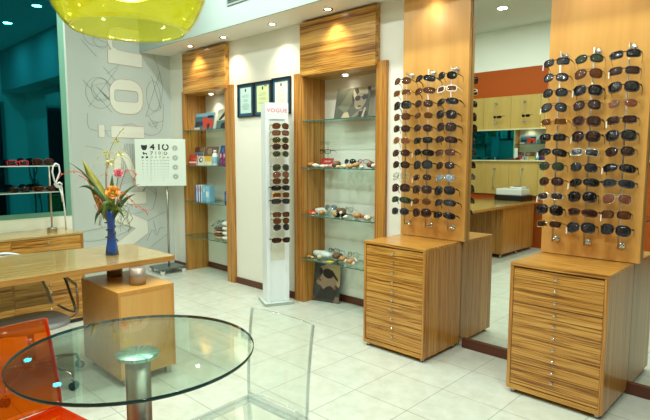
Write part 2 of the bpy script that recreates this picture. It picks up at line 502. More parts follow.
# ------------------------------------------------------------------ sunglasses
def outline(a, b, e, skew, n=22):
    pts = []
    for k in range(n):
        th = 2*PI*k/n; c, s_ = math.cos(th), math.sin(th)
        x = a*math.copysign(abs(c)**(2/e), c); z = b*math.copysign(abs(s_)**(2/e), s_)
        z += skew*x*(-.3) if z < 0 else 0
        pts.append((x, z))
    return pts
STY = {  # a, b, exponent, skew, gap, curve, rim radius, temple height
    'oval':        (.0285, .0228, 2.4, .15, .0085, 5.2, .0026, .0045),
    'rectangular': (.0290, .0190, 3.8, .05, .009, 4.6, .0030, .0055),
    'aviator':     (.0290, .0260, 2.5, .55, .008, 4.6, .0016, .0026),
    'oversized':   (.0310, .0265, 2.7, .20, .007, 5.2, .0036, .0085),
    'wraparound':  (.0345, .0195, 2.6, .30, .005, 6.5, .0030, .0090),
    'rimless':     (.0275, .0215, 2.5, .20, .011, 4.6, .0000, .0026),
}
SG = {}
def bend(k, x): return k*x*x
for nm, (a, b, e, sk, gap, k, rr, tp) in STY.items():
    pl = outline(a, b, e, sk)
    cx = gap + a
    def P3(u, w, s): x = s*(cx + u); return (x, bend(k, x), w)
    rim = MB()
    if rr > 0:
        for s in (-1, 1):
            rim.ring_tube([P3(u*1.02, w*1.02, s) for u, w in pl], rr, 6, closed=True)
    rim.ring_tube([(-gap-.004, bend(k, gap)+.0005, .006), (-gap*.5, -.002, .010), (gap*.5, -.002, .010), (gap+.004, bend(k, gap)+.0005, .006)], max(rr, .0016), 6)
    if nm == 'aviator':
        rim.ring_tube([P3(-a*.5, b*.93, -1), (0, -.001, b*.86), P3(-a*.5, b*.93, 1)], .0012, 6)
    hx = cx + a
    for s in (-1, 1):
        rim.ring_tube([P3(a*.9, b*.42, s), (s*(hx+.004), bend(k, hx)+.003, b*.45), (s*(hx+.006), bend(k, hx)+.008, b*.45)], max(rr, .0016)*1.1, 6)
    lenses = {}
    for s in (-1, 1):
        L_ = MB(); n = len(pl)
        vs = [P3(u, w, s) for u, w in pl]; c0 = P3(0, 0, s)
        inner = [tuple((Vector(v)*.55 + Vector(c0)*.45) + Vector((0, -.0016, 0))) for v in vs]
        cc = (c0[0], c0[1]-.0022, c0[2])
        allv = vs + inner + [cc]
        fs = [(i, (i+1) % n, n+(i+1) % n, n+i) for i in range(n)] + [(n+i, n+(i+1) % n, 2*n) for i in range(n)]
        L_.add(allv, fs, 0, True)
        allb = [(v[0], v[1]+.0014, v[2]) for v in vs]
        L_.add(allb, [tuple(range(n))], 0, True)
        L_.add(vs + allb, [(i, (i+1) % n, n+(i+1) % n, n+i) for i in range(n)], 0, True)
        lenses[s] = mesh_of('lens', L_, [black])
    temples = {}
    for s in (-1, 1):
        T = MB(); y0 = bend(k, hx)+.008
        pts = [(s*(hx+.006), y0, b*.45), (s*(hx+.007), y0+.03, b*.46), (s*(hx+.005), y0+.062, b*.42), (s*(hx+.003), y0+.077, b*.15), (s*(hx+.0), y0+.092, -b*.75)]
        T.ring_tube(pts, [tp*.7, tp*.62, tp*.5, tp*.48, tp*.4], 6, flat=.35, up=(0, 0, 1))
        temples[s] = mesh_of('temple', T, [black])
    SG[nm] = (mesh_of('frame_front', rim, [black]), lenses, temples, b)

FR = {'black': plain('frame_black', '121010', .22), 'brown': plain('frame_brown', '40261a', .25), 'tortoise': plain('frame_tortoise', '6a3a1a', .22, noise=.5, nscale=120),
      'white': plain('frame_white', 'efe9dc', .3), 'silver': plain('frame_silver', 'c9c6bc', .15, 1), 'gold': plain('frame_gold', 'b58a48', .2, 1),
      'red': plain('frame_red', 'b3202a', .25), 'grey': plain('frame_grey', '3d4248', .25), 'green': plain('frame_green', '2c4a2e', .25)}
def lensm(nm, c, tr, tint):
    m, n, out = nt(nm)
    b = n.nodes.new('ShaderNodeBsdfPrincipled'); b.inputs['Base Color'].default_value = lin(c); b.inputs['Roughness'].default_value = .06
    b.inputs['Specular IOR Level'].default_value = .6
    t = n.nodes.new('ShaderNodeBsdfTransparent'); t.inputs[0].default_value = lin(tint)
    mx = n.nodes.new('ShaderNodeMixShader'); mx.inputs[0].default_value = tr
    n.links.new(b.outputs[0], mx.inputs[1]); n.links.new(t.outputs[0], mx.inputs[2]); n.links.new(mx.outputs[0], out.inputs[0])
    return m
LN = {'dark': lensm('lens_dark', '17100e', .12, '6a5a50'), 'brown': lensm('lens_brown', '38221a', .34, 'a87c58'), 'amber': lensm('lens_amber', '5a371c', .45, 'd0a068'),
      'rose': lensm('lens_rose', '744a36', .5, 'e0b498'), 'grey': lensm('lens_grey', '2c2c30', .25, '90959a'), 'green': lensm('lens_green', '37402a', .3, '909a70'),
      'blue': lensm('lens_blue_mirror', '6d7c86', .1, '90b0c0'), 'clear': glassy('lens_clear', 'f2f6f4', 1.0)}
LADJ = {'dark': 'dark', 'brown': 'brown', 'amber': 'amber', 'rose': 'rose', 'grey': 'grey', 'green': 'green', 'blue': 'bluish', 'clear': 'clear'}
tag_paper = plain('tag_paper', 'dcdcd2', .6)
tag_me = mesh_of('price_tag', MB().box(-.0022, .0022, -.0005, .0005, -.034, 0), [tag_paper])
def glasses(style, fc, lc, label, group, loc, rot=(0, 0, 0), ptag=False, name='sunglasses', scale=1.0):
    rim, lenses, temples, b = SG[style]
    t = thing(name, label, 'sunglasses' if name == 'sunglasses' else 'glasses', loc, group=group, rot=rot)
    if scale != 1.0: t.scale = (scale,)*3
    def put(nm, me, m):
        o = bpy.data.objects.new(nm, me); COL.objects.link(o); o.parent = t
        o.material_slots[0].link = 'OBJECT'; o.material_slots[0].material = m
        return o
    put('frame_front', rim, FR[fc])
    for s in (-1, 1):
        put('lens', lenses[s], LN[lc]); put('temple', temples[s], FR[fc])
    if ptag:
        o = obj('price_tag', tag_me, None, t, loc=(-(STY[style][4]+2*STY[style][0]+.001), .006, -.004))
    return t

ORD = ['top', 'second', 'third', 'fourth', 'fifth', 'sixth', 'seventh', 'eighth', 'ninth', 'tenth', 'eleventh', 'bottom']
O, R, A, V, W_, X_ = 'oval', 'rectangular', 'aviator', 'oversized', 'wraparound', 'rimless'
P1 = [[(O,'brown','amber'),(R,'gold','amber'),(V,'black','dark'),(O,'tortoise','amber'),(O,'brown','brown'),(O,'gold','rose'),(O,'tortoise','brown'),(O,'black','brown'),(A,'silver','clear'),(V,'brown','brown'),(W_,'green','green'),(O,'grey','grey')],
      [(W_,'black','dark'),(W_,'tortoise','amber'),(O,'tortoise','brown'),(X_,'gold','amber'),(O,'brown','brown'),(R,'black','dark'),(W_,'black','dark'),(V,'black','grey'),(X_,'gold','brown'),(V,'brown','brown'),(X_,'brown','amber'),(V,'brown','brown')],
      [(O,'black','dark'),(R,'white','amber'),(W_,'black','dark'),(V,'brown','dark'),(V,'black','brown'),(W_,'black','brown'),(R,'brown','amber'),(O,'black','brown'),(O,'silver','blue'),(V,'black','dark'),(W_,'black','grey'),(W_,'black','dark')]]
P2 = [[(R,'black','grey'),(O,'brown','grey'),(O,'black','grey'),(A,'brown','grey'),(R,'gold','amber'),(R,'black','dark'),(W_,'black','dark'),(O,'grey','green'),(O,'brown','brown'),(R,'silver','brown'),(V,'black','dark'),(R,'gold','brown')],
      [(O,'black','green'),(A,'brown','amber'),(V,'black','dark'),(A,'brown','brown'),(V,'tortoise','brown'),(V,'black','brown'),(R,'silver','dark'),(O,'black','grey'),(W_,'black','dark'),(V,'black','dark'),(W_,'tortoise','brown'),(V,'black','grey')],
      [(R,'black','dark'),(R,'brown','brown'),(V,'brown','dark'),(X_,'gold','rose'),(R,'brown','brown'),(V,'black','dark'),(O,'black','brown'),(W_,'black','dark'),(W_,'grey','grey'),(A,'silver','rose'),(R,'black','amber'),(V,'black','grey')]]
for pi, (tab, rods, where) in enumerate(((P1, R1, 'panel beside shell niche'), (P2, R2, 'panel between mirrors'))):
    for ci, col in enumerate(tab):
        for k, (st, fc, lc) in enumerate(col):
            lab = f"{fc} {st} sunglasses with {LADJ[lc]} lenses, {ORD[k]} on {('left','middle','right')[ci]} rod of {where}"
            rx = rods[ci] - .004
            glasses(st, fc, lc, lab, f"sunglasses on the {where}", (rx-.004, 3.456, ROW_Z(k)+random.uniform(-.003, .003)),
                    (math.radians(random.uniform(-17, -7)), math.radians(random.uniform(-3, 3)), math.radians(random.uniform(0, 10))), scale=1.14, ptag=(pi == 1 and (k+ci) % 3 == 0) or (pi == 0 and ci == 1 and k > 4 and k % 2 == 0))

# ------------------------------------------------------------------ rotating-style display tower
tw = thing('display_tower', 'slim white sunglasses tower on a glass base in front of the white wall', 'display stand', (-4.035, 3.448, 0), math.radians(90-25.5))
# local -y faces the viewer
tb = MB(); tb.box(-.15, .15, -.145, .145, 0, .03, 0, edge=1, keep='z')
obj('base_plate', tb, [plain('frosted_base', 'c9d6cf', .2), plain('base_edge', '9fb1a8', .15)], tw, bevel=.002)
c = MB()
c.box(-.115, .115, -.085, .10, .03, 2.02)
obj('column', c, white_lam, tw, bevel=.004)
c = MB(); c.box(-.115, -.078, -.097, -.085, .03, 1.86); c.box(.078, .115, -.097, -.085, .03, 1.86); c.box(-.115, .115, -.097, -.085, 1.86, 2.02)
obj('front_frame', c, white_lam, tw, bevel=.002)
pc = MB(); pc.box(-.072, .072, -.0885, -.085, .46, 1.83)
pm = plain('pale_pattern', 'dfe2d0', .5, noise=.25, nscale=60)
obj('back_card', pc, pm, tw)

def text_mesh(body, size, mat, extrude=.0008, sx=1.0, offset=0.0, spc=1.0):
    cu = bpy.data.curves.new('lettering', 'FONT'); cu.body = body; cu.size = size; cu.extrude = extrude
    cu.align_x = 'CENTER'; cu.align_y = 'CENTER'; cu.offset = offset; cu.space_character = spc; cu.resolution_u = 3
    o = bpy.data.objects.new('lettering_tmp', cu); COL.objects.link(o)
    dg = bpy.context.evaluated_depsgraph_get()
    me = bpy.data.meshes.new_from_object(o.evaluated_get(dg))
    bpy.data.objects.remove(o); bpy.data.curves.remove(cu)
    me.materials.clear(); me.materials.append(mat)
    for v_ in me.vertices: v_.co.x *= sx
    return me
pink = plain('pink_lettering', 'e0407a', .4)
obj('lettering', text_mesh('VOGUE', .052, pink, sx=1.12, spc=1.1), None, tw, loc=(0, -.0979, 1.945), rot=(PI/2, 0, 0))

TWG = [(126.8,O,'brown','amber'),(133.4,R,'brown','rose'),(140.3,O,'gold','green'),(146.7,O,'brown','brown'),(153.7,O,'silver','green'),
       (167.0,A,'grey','green'),(173.9,A,'silver','rose'),(180.3,O,'brown','amber'),(187.0,W_,'black','dark'),(194.0,R,'gold','amber'),(200.2,W_,'black','grey'),
       (213.4,R,'brown','amber'),(219.6,O,'tortoise','amber'),(226.0,A,'silver','grey'),(239.0,W_,'brown','brown')]
T_ORD = ['top', 'second', 'third', 'fourth', 'fifth', 'sixth', 'seventh', 'eighth', 'ninth', 'tenth', 'eleventh', 'twelfth', 'thirteenth', 'fourteenth', 'bottom']
Mtw = Matrix.Translation((-4.035, 3.448, 0)) @ Matrix.Rotation(math.radians(64.5), 4, 'Z')
holder = MB()
for i, (py, st, fc, lc) in enumerate(TWG):
    z = 1.5 + (156.2-py)*.00985 - .002
    p = Mtw @ Vector((0, -.245, z))
    glasses(st, fc, lc, f"{fc} {st} sunglasses with {LADJ[lc]} lenses, {T_ORD[i]} on the slim white tower", 'sunglasses on the white tower', p, (math.radians(-4), 0, math.radians(64.5)), scale=1.2)
    holder.cyl((0, -.086, z+.006), (0, -.238, z+.006), .0025, 6)
obj('peg', holder, chrome, tw)['kind'] = 'stuff'

# ------------------------------------------------------------------ certificates
blue_mat = plain('blue_mount', '1f5470', .6); gold_f = plain('dark_gilt_frame', '1c1712', .35)
def certificate(x0, x1, z0, z1, paper, label, kind):
    t = thing('framed_certificate', label, 'picture', ((x0+x1)/2, BY-.001, z0))
    w = (x1-x0)/2; h = z1-z0; b = .014
    f = MB(); f.box(-w, w, -.022, 0, 0, b); f.box(-w, w, -.022, 0, h-b, h); f.box(-w, -w+b, -.022, 0, b, h-b); f.box(w-b, w, -.022, 0, b, h-b)
    obj('frame', f, gold_f, t, bevel=.003)
    obj('mount', MB().box(-w+b, w-b, -.010, -.002, b, h-b), blue_mat, t)
    q = MB(); m1 = .034
    q.box(-w+b+m1, w-b-m1, -.0125, -.010, b+m1*.9, h-b-m1*.9, 0)
    cz = h*.5; pw = w-b-m1
    ink = 1
    for k in range(11 if kind else 14):
        zz_ = h*.66 - k*h*.033
        l = pw*random.uniform(.35, .72)
        if k in (3, 7): continue
        q.patch([(-l, zz_), (l, zz_), (l, zz_+.003), (-l, zz_+.003)], -.0125, 1)
    cr = [(pw*.13*math.cos(2*PI*i/12), h*.80+pw*.2*math.sin(2*PI*i/12)) for i in range(12)]
    q.patch(cr, -.0125, 2)
    if kind == 1:
        q.patch([(pw*.3, h*.84), (pw*.75, h*.84), (pw*.75, h*.87), (pw*.3, h*.87)], -.0125, 3)
    if kind == 2:
        q.patch([(-pw*.8, h*.865), (pw*.8, h*.865), (pw*.8, h*.874), (-pw*.8, h*.874)], -.0125, 1)
    obj('paper', q, [paper, plain('ink_grey', '6d7a72', .7), plain('seal_ink', '2c3a38', .6), plain('red_ink', 'b04a30', .6)], t)
certificate(-4.915, -4.628, 1.935, 2.305, plain('paper_blueish', 'b9d6d2', .6), 'framed pale blue certificate, the one farthest from the white tower', 0)
certificate(-4.620, -4.324, 1.935, 2.305, plain('paper_green', 'c9d6a0', .6), 'framed pale green certificate, the middle of three on the wall', 1)
certificate(-4.316, -4.025, 1.935, 2.315, plain('paper_cream', 'dfe0cc', .6), 'framed cream certificate behind the top of the white tower', 2)

# ------------------------------------------------------------------ wall lettering and sketches on the left wall
letter_m = plain('letter_cream', 'e2e4d8', .6, spec=.2); outl = plain('letter_outline', 'c2a58c', .6); pencil = plain('sketch_grey', '74827a', .7)
LW = thing('wall_lettering', 'large cream word Vision running up the grey wall', 'lettering', (LX, 0, .041)); LW.scale = (1, .9727, .9727)
def circ_pts(cy, cz, ry, rz, a0=0, a1=2*PI, n=24):
    return [(cy+ry*math.cos(a0+(a1-a0)*i/n), cz+rz*math.sin(a0+(a1-a0)*i/n)) for i in range(n+1)]
def letter(polys, holes=()):
    cu = bpy.data.curves.new('letter_tmp', 'CURVE'); cu.dimensions = '2D'; cu.fill_mode = 'BOTH'; cu.extrude = .002
    for pl in list(polys)+list(holes):
        sp = cu.splines.new('POLY'); sp.points.add(len(pl)-1)
        for q, (a, b) in zip(sp.points, pl): q.co = (a, b, 0, 1)
        sp.use_cyclic_u = True
    o = bpy.data.objects.new('letter_tmp', cu); COL.objects.link(o)
    dg = bpy.context.evaluated_depsgraph_get(); me = bpy.data.meshes.new_from_object(o.evaluated_get(dg))
    bpy.data.objects.remove(o); bpy.data.curves.remove(cu)
    me.materials.clear(); me.materials.append(letter_m)
    for v_ in me.vertices: v_.co = (v_.co.z + .0025, v_.co.x, v_.co.y)
    lo = obj('letter', me, None, LW)
    e = MB()
    for pl in list(polys)+list(holes):
        e.ring_tube([(.0045, a, b) for a, b in pl], .0035, 4, closed=True)
    obj('outline', e, outl, lo)
def rrect(y0, y1, z0, z1, r, n=6):
    pts = []
    for cy, cz, a in ((y1-r, z1-r, 0), (y0+r, z1-r, PI/2), (y0+r, z0+r, PI), (y1-r, z0+r, 1.5*PI)):
        pts += [(cy+r*math.cos(a+PI/2*i/n), cz+r*math.sin(a+PI/2*i/n)) for i in range(n+1)]
    return pts
B0, B1 = 2.925, 3.372     # x-height .. baseline (reading upwards)
letter([[(B0-.005, 2.66), (B1, 2.65), (B1, 2.818), (3.06, 2.835), (2.99, 2.87), (2.985, 2.93), (3.01, 2.955), (3.05, 2.965), (B1, 2.955), (B1, 3.12), (3.03, 3.12), (2.95, 3.07), (2.918, 2.99), (2.925, 2.90), (2.965, 2.825), (B0-.005, 2.825)]])
letter([rrect(B0, B1-.005, 2.04, 2.478, .17, 8)], [rrect(2.985, 3.30, 2.195, 2.338, .04, 4)])
letter([[(B0, 1.735), (B1-.005, 1.735), (B1-.005, 1.888), (B0, 1.888)]]); letter([[(2.765, 1.735), (2.845, 1.735), (2.845, 1.888), (2.765, 1.888)]])
sp = []
ctr = [(3.00, 1.25), (2.99, 1.40), (3.04, 1.52), (3.12, 1.46), (3.17, 1.34), (3.23, 1.24), (3.31, 1.30), (3.31, 1.44), (3.29, 1.56)]
def thick(path, w):
    l = []; r = []
    for i, p in enumerate(path):
        a = Vector(path[max(0, i-1)]); b = Vector(path[min(len(path)-1, i+1)]); t = (b-a).normalized(); nrm = Vector((-t.y, t.x))
        l.append(tuple(Vector(p)+nrm*w)); r.append(tuple(Vector(p)-nrm*w))
    return l + r[::-1]
def catmull(pts, m=5):
    out = []
    for i in range(len(pts)-1):
        p0 = Vector(pts[max(0, i-1)]); p1 = Vector(pts[i]); p2 = Vector(pts[i+1]); p3 = Vector(pts[min(len(pts)-1, i+2)])
        for k in range(m):
            t = k/m
            out.append(tuple(.5*((2*p1)+(p2-p0)*t+(2*p0-5*p1+4*p2-p3)*t*t+(3*p1-p0-3*p2+p3)*t**3)))
    out.append(tuple(pts[-1])); return out
letter([thick(catmull(ctr, 4), .048)])
letter([[(B0+.03, .865), (B1-.005, .865), (B1-.005, 1.03), (B0+.03, 1.03)]]); letter([[(2.765, .865), (2.845, .865), (2.845, 1.03), (2.765, 1.03)]])
letter([[(2.78, .10), (2.78, .28), (3.20, .545), (2.78, .74), (2.78, .93), (B1+.005, .63), (B1+.005, .46)]])
sk = thing('wall_sketch', 'thin grey pencil-style sketch lines printed around the lettering', 'wall graphic', (LX, 0, .041)); sk.scale = (1, .9727, .9727)
def lines(name, paths, r=.0024):
    m_ = MB()
    for pth in paths: m_.ring_tube([(.0012, a, b) for a, b in pth], r, 4, flat=.3, up=(1, 0, 0)) if False else m_.ring_tube([(.0025, a, b) for a, b in pth], r*.8, 4)
    obj(name, m_, pencil, sk)
def sq(cy, cz, s, ang):
    return [(cy+s*math.cos(ang+PI/4+PI/2*i)*1.0, cz+s*math.sin(ang+PI/4+PI/2*i)) for i in range(5)]
hatch = [[(2.76+.014*i, 2.22-.012*i+.14), (2.76+.014*i+.11, 2.22-.012*i+.02)] for i in range(9)]
lines('circle_sketch', [circ_pts(2.80, 2.96, .17, .12, 3.0, 7.2), [(2.60, 2.9), (2.78, 2.72)], circ_pts(2.85, 2.93, .10, .10), [(2.74, 2.95), (2.98, 2.88)]])
lines('square_sketch', [sq(2.83, 2.30, .13, .3), circ_pts(2.80, 2.28, .17, .19, .6, 5.6), circ_pts(2.82, 2.32, .12, .14), [(2.6, 2.42), (2.95, 2.05)], [(2.66, 2.1), (3.05, 2.62)], [(2.9, 2.52), (3.12, 2.70)], [(2.86, 2.6), (3.02, 2.44)]] + hatch)
lines('angle_sketch', [[(3.52, 2.90), (3.62, 2.62), (3.40, 2.02), (3.62, 2.14), (3.66, 2.44), (3.62, 2.62)], [(3.62, 2.14), (3.50, 2.56)], circ_pts(3.52, 2.30, .10, .20), [(3.45, 1.92), (3.66, 1.98)], circ_pts(3.50, 1.93, .06, .04), [(3.56, 1.86), (3.44, 2.03)]])
lines('swirl_sketch', [catmull([(2.64, 2.02), (2.66, 1.84), (2.9, 1.82), (3.2, 1.92), (3.42, 1.78), (3.62, 1.86), (3.66, 2.2)]), catmull([(2.6, 1.62), (2.8, 1.58), (2.86, 1.45), (3.0, 1.38)]), [(2.84, 1.83), (2.9, 1.74)]])
lines('shaded_sketch', [[(3.10+.02*i, 1.66), (3.02+.035*i, 1.30)] for i in range(10)] + [[(2.98, 1.12+.03*i), (3.28, 1.20+.03*i)] for i in range(6)] + [circ_pts(3.18, 1.14, .2, .2, 0, 4.4)])
lines('script_sketch', [catmull([(2.40, .50), (2.6, .44), (2.9, .46), (3.16, .56), (2.9, .60), (2.5, .56), (2.40, .50)]), [(3.20, .92), (3.38, 1.1), (3.52, .98), (3.46, .78), (3.2, .74)], circ_pts(3.42, .98, .1, .12, 0, 4), catmull([(3.36, .36), (3.44, .5), (3.5, .42), (3.56, .52), (3.62, .5)]), [(3.30, .20), (3.66, .42)], [(3.30, .60), (3.66, .74)], [(3.46, .62), (3.5, .46)]])
lines('blade_sketch', [[(3.10+.012*i, .50+.016*i), (3.12+.012*i, .60)] for i in range(6)])

# ------------------------------------------------------------------ eye chart stand
ST = thing('eye_chart_stand', 'wheeled stand carrying a white eye test chart in front of the grey wall', 'eye chart', (-6.12, 3.40, 0))
b = MB(); b.box(-.17, .15, -.18, .17, .062, .078); obj('base_plate', b, plain('grey_plate', '6f7a76', .3, .6), ST, bevel=.003)
obj('pole', MB().cyl((.02, 0, .078), (.02, 0, 1.45), .013, 14), steel, ST)
for cx, cy in ((-.15, -.16), (.125, -.155), (-.15, .15), (.125, .145)):
    k = MB(); k.ring_tube([(cx-.012, cy, .028), (cx+.012, cy, .028)], .028, 16)
    w_ = obj('caster', k, plain('caster_white', 'd8d8d2', .4), ST)
    obj('fork', MB().box(cx-.017, cx+.017, cy-.006, cy+.006, .045, .063), dgrey, w_)
cp = thing  # alias unused
pan = MB(); pan.box(.055, .085, -.365, .245, 1.125, 1.712)
po = obj('chart_panel', pan, plain('chart_white', 'd9e6dd', .4), ST, bevel=.004, loc=(.02, 0, 0), rot=(0, 0, math.radians(-34)))
obj('bracket', MB().box(.015, .055, -.05, .05, 1.35, 1.45), steel, ST)
ink = plain('chart_ink', '1b2125', .6); inkg = plain('chart_ink_grey', '7e8b84', .6)
mk = MB(); XF = .0852
def mark(poly, mi=0):
    mk.prism([(a, b_) for a, b_ in poly], lambda u, v_: (XF, u, v_), lambda u, v_: (XF+.0008, u, v_), mi)
Y0 = -.365; Z1 = 1.712
def cy_(f): return Y0 + .61*f
def cz_(f): return Z1 - .587*f
u_, v_ = cy_(.185), cz_(.175)
mark([(u_-.035, v_+.032), (u_-.012, v_+.026), (u_+.012, v_+.026), (u_+.035, v_+.032), (u_+.036, v_+.0), (u_+.02, v_-.035), (u_-.02, v_-.035), (u_-.036, v_)])
def ringmark(cu, cv, r0, r1, a0, a1, mi=0, n=20):
    for i in range(n):
        t0 = a0+(a1-a0)*i/n; t1 = a0+(a1-a0)*(i+1)/n
        mark([(cu+r0*math.cos(t0), cv+r0*math.sin(t0)), (cu+r1*math.cos(t0), cv+r1*math.sin(t0)), (cu+r1*math.cos(t1), cv+r1*math.sin(t1)), (cu+r0*math.cos(t1), cv+r0*math.sin(t1))], mi)
ringmark(cy_(.60), cz_(.17), .026, .042, PI/2+.35, PI/2+2*PI-.35)
ringmark(cy_(.60), cz_(.30), .013, .021, PI/2-.0, PI/2+2*PI-.6)
mark([(cy_(.15), cz_(.285)), (cy_(.175), cz_(.27)), (cy_(.19), cz_(.295)), (cy_(.235), cz_(.295)), (cy_(.24), cz_(.335)), (cy_(.225), cz_(.335)), (cy_(.22), cz_(.315)), (cy_(.19), cz_(.315)), (cy_(.185), cz_(.335)), (cy_(.17), cz_(.335))])
def dash(fu, fv, s, mi=1): mark([(cy_(fu)-s, cz_(fv)-s), (cy_(fu)+s, cz_(fv)-s*.8), (cy_(fu)+s*.8, cz_(fv)+s), (cy_(fu)-s*.9, cz_(fv)+s*.8)], mi)
dash(.15, .385, .013, 0); dash(.235, .385, .014, 0)
for fv, s, mi in ((.455, .006, 1), (.52, .006, 1), (.58, .0055, 0), (.64, .005, 1), (.70, .004, 1), (.76, .0035, 1), (.82, .0028, 1), (.88, .0022, 1)):
    for fu in (.15, .235, .32, .38, .44, .50, .57, .61, .65): dash(fu, fv, s, 1)
for fu in (.30, .54):
    mark([(cy_(fu)-.001, cz_(.1)), (cy_(fu)+.001, cz_(.1)), (cy_(fu)+.001, cz_(.9)), (cy_(fu)-.001, cz_(.9))], 1)
for fv in (.19, .40, .60, .80):
    for i in range(16):
        a = 2*PI*i/16; c_, s_ = math.cos(a), math.sin(a); uu, vv = cy_(.79), cz_(fv)
        mark([(uu+c_*.010-s_*.002, vv+s_*.010+c_*.002), (uu+c_*.036-s_*.003, vv+s_*.036+c_*.003), (uu+c_*.036+s_*.003, vv+s_*.036-c_*.003), (uu+c_*.010+s_*.002, vv+s_*.010-c_*.002)], 1)
obj('optotype', mk, [ink, inkg], po)
for body, fu, fv, sz, m_ in (('4', .345, .175, .10, ink), ('1', .475, .175, .10, ink), ('7', .33, .30, .055, ink), ('1', .41, .30, .055, inkg), ('0', .485, .30, .055, inkg), ('3', .33, .385, .035, inkg), ('5', .41, .385, .035, inkg), ('7', .49, .385, .035, inkg), ('o', .57, .385, .04, inkg), ('o', .645, .385, .04, inkg)):
    obj('numeral', text_mesh(body, sz, m_, .0004, 1.15, .003 if sz > .09 else .001), None, po, loc=(XF+.0006, cy_(fu), cz_(fv)), rot=(PI/2, 0, PI/2))

# ------------------------------------------------------------------ sideboard under the tinted glass
SB = thing('sideboard', 'long zebra-striped drawer sideboard against the tinted glass partition', 'sideboard', (-4.81, .05, 0))
D_ = .435; L_ = 1.79
c = MB(); c.box(-D_, 0, 0, L_, .80, .82); obj('top_panel', c, desk_top_m, SB, bevel=.002)
c = MB(); c.box(-D_, -.002, L_-.022, L_, .04, .80); obj('side_panel', c, zz, SB, bevel=.001)
c = MB(); c.box(-D_, -.002, 0, .022, .04, .80); obj('side_panel', c, zz, SB, bevel=.001)
c = MB(); c.box(-D_, -.004, .022, L_-.022, .04, .06); c.box(-D_, -D_+.01, .022, L_-.022, .06, .80); c.box(-D_+.01, -.004, .61, .618, .06, .80); c.box(-D_+.01, -.004, 1.205, 1.213, .06, .80)
obj('carcass', c, zy, SB)
c = MB(); c.box(-D_+.02, -.03, .02, L_-.02, 0, .04); obj('plinth', c, dgrey, SB)
for b0, b1 in ((.022, .61), (.618, 1.205), (1.213, L_-.022)):
    for k in range(10):
        z0 = .062 + k*.0735
        d = MB(); d.box(-D_+.03, -.003, b0+.002, b1-.002, z0+.001, z0+.0725)
        do = obj('drawer', d, zy, SB, bevel=.001)
        obj('knob', knob_me, None, do, loc=(-.003, (b0+b1)/2, z0+.037), rot=(0, PI/2, 0))

DS_ = thing('glass_display_stand', 'two-tier glass display stand with steel posts on the sideboard', 'display stand', (-5.05, 1.66, .82))
for py in (0, -1.1):
    obj('base', MB().lathe([(0, 0), (.042, 0), (.042, .03), (.038, .034), (0, .034)], 24, c=(0, py, 0)), steel, DS_)
    obj('post', MB().cyl((0, py, .034), (0, py, .655), .008, 12), steel, DS_)
for z in (.358, .588):
    g = MB(); g.box(-.10, .09, -1.22, .055, z, z+.008, 0, edge=1, keep='z'); obj('glass_shelf', g, [glass_shelf_m, plain('pale_glass_edge', 'a8c0b6', .15)], DS_)
for st, fc, lc, y, z, nm in ((V,'brown','brown',1.60,1.416+.0275,'brown oversized sunglasses at the post end of upper glass shelf over the sideboard'),
                             (R,'red','grey',1.40,1.416+.0205,'red-framed sunglasses on the upper glass shelf over the sideboard'),
                             (O,'black','amber',1.16,1.416+.023,'black oval sunglasses beside the red pair on the upper glass shelf'),
                             (W_,'tortoise','brown',1.60,1.186+.021,'tortoise wraparound sunglasses at the post end of lower glass shelf'),
                             (R,'black','dark',1.40,1.186+.0205,'black rectangular sunglasses in the middle of the lower glass shelf'),
                             (O,'black','grey',1.17,1.186+.0215,'black oval sunglasses with grey lenses on the lower glass shelf')):
    glasses(st, fc, lc, nm, 'sunglasses on the sideboard stand', (-5.0, y, z+.003), (0, 0, math.radians(80)), scale=1.15)
rp = MB()
knot = [( .022, .03, .615), (.02, .055, .60), (.02, .062, .54), (.024, .03, .46), (.024, .01, .43), (.03, .03, .40), (.02, .07, .42), (.024, .075, .32), (.026, .085, .2), (.03, .088, .01)]
rp.ring_tube([tuple(Vector(p)) for p in [(a, b_, c_) for a, b_, c_ in catmull(knot, 5)]] if False else knot, .007, 8)
rp.ring_tube([(.022, .03, .615), (.03, .005, .59), (.032, -.005, .54), (.03, .01, .46), (.024, .04, .42), (.018, .06, .41)], .007, 8)
rp.ring_tube([(.02, .03, .43), (.034, .05, .445), (.03, .07, .43), (.015, .06, .40), (.01, .035, .41), (.02, .03, .43)], .009, 8)
rp.ring_tube([(.022, .05, .40), (.03, .065, .34), (.028, .07, .27)], .007, 8)
ro = obj('rope_tie', rp, plain('white_rope', 'd2d5d0', .8), loc=(-5.05+.075, 1.655, .82)); tag(ro, 'white knotted rope hanging from the glass display stand', 'rope')

# ------------------------------------------------------------------ desk
DK = thing('office_desk', 'long desk with pale striped top on steel columns and a maple pedestal', 'desk', (-3.36, 1.92, 0))
dt = MB()
poly = [(-.004, -.01), (0, -.016), (0, -3.12), (-.86, -3.12), (-.86, -.9), (-.70, -.012), (-.68, 0), (-.012, 0)]
dt.prism(poly, lambda u, v_: (u, v_, .752), lambda u, v_: (u, v_, .79))
obj('desk_top', dt, [desk_top_m], DK, bevel=.004)
edge_m = wood('desk_edge_wood', 'y', [(.3, '9a6a2a'), (.5, 'b27f3a'), (.7, 'c29048')], scale=60)
e = MB(); e.box(0, .004, -3.12, -.014, .753, .789); e.box(-.68, -.012, 0, .004, .753, .789); obj('edge_band', e, edge_m, DK)
pd = MB(); pd.box(-.43, .158, -.50, -.108, .055, .635, 0)
pdo = obj('pedestal', pd, maple_y, DK, bevel=.003)
q = MB(); q.box(.158, .1585, -.482, -.126, .075, .605); obj('door_panel', q, maple, pdo)
ed = MB(); ed.box(.1585, .161, -.5, -.485, .056, .634); ed.box(.1585, .161, -.123, -.108, .056, .634); ed.box(.1585, .161, -.485, -.123, .609, .634)
obj('edging', ed, wood('maple_edge', 'z', [(.3, 'c08638'), (.7, 'd09a4a')], scale=30), pdo)
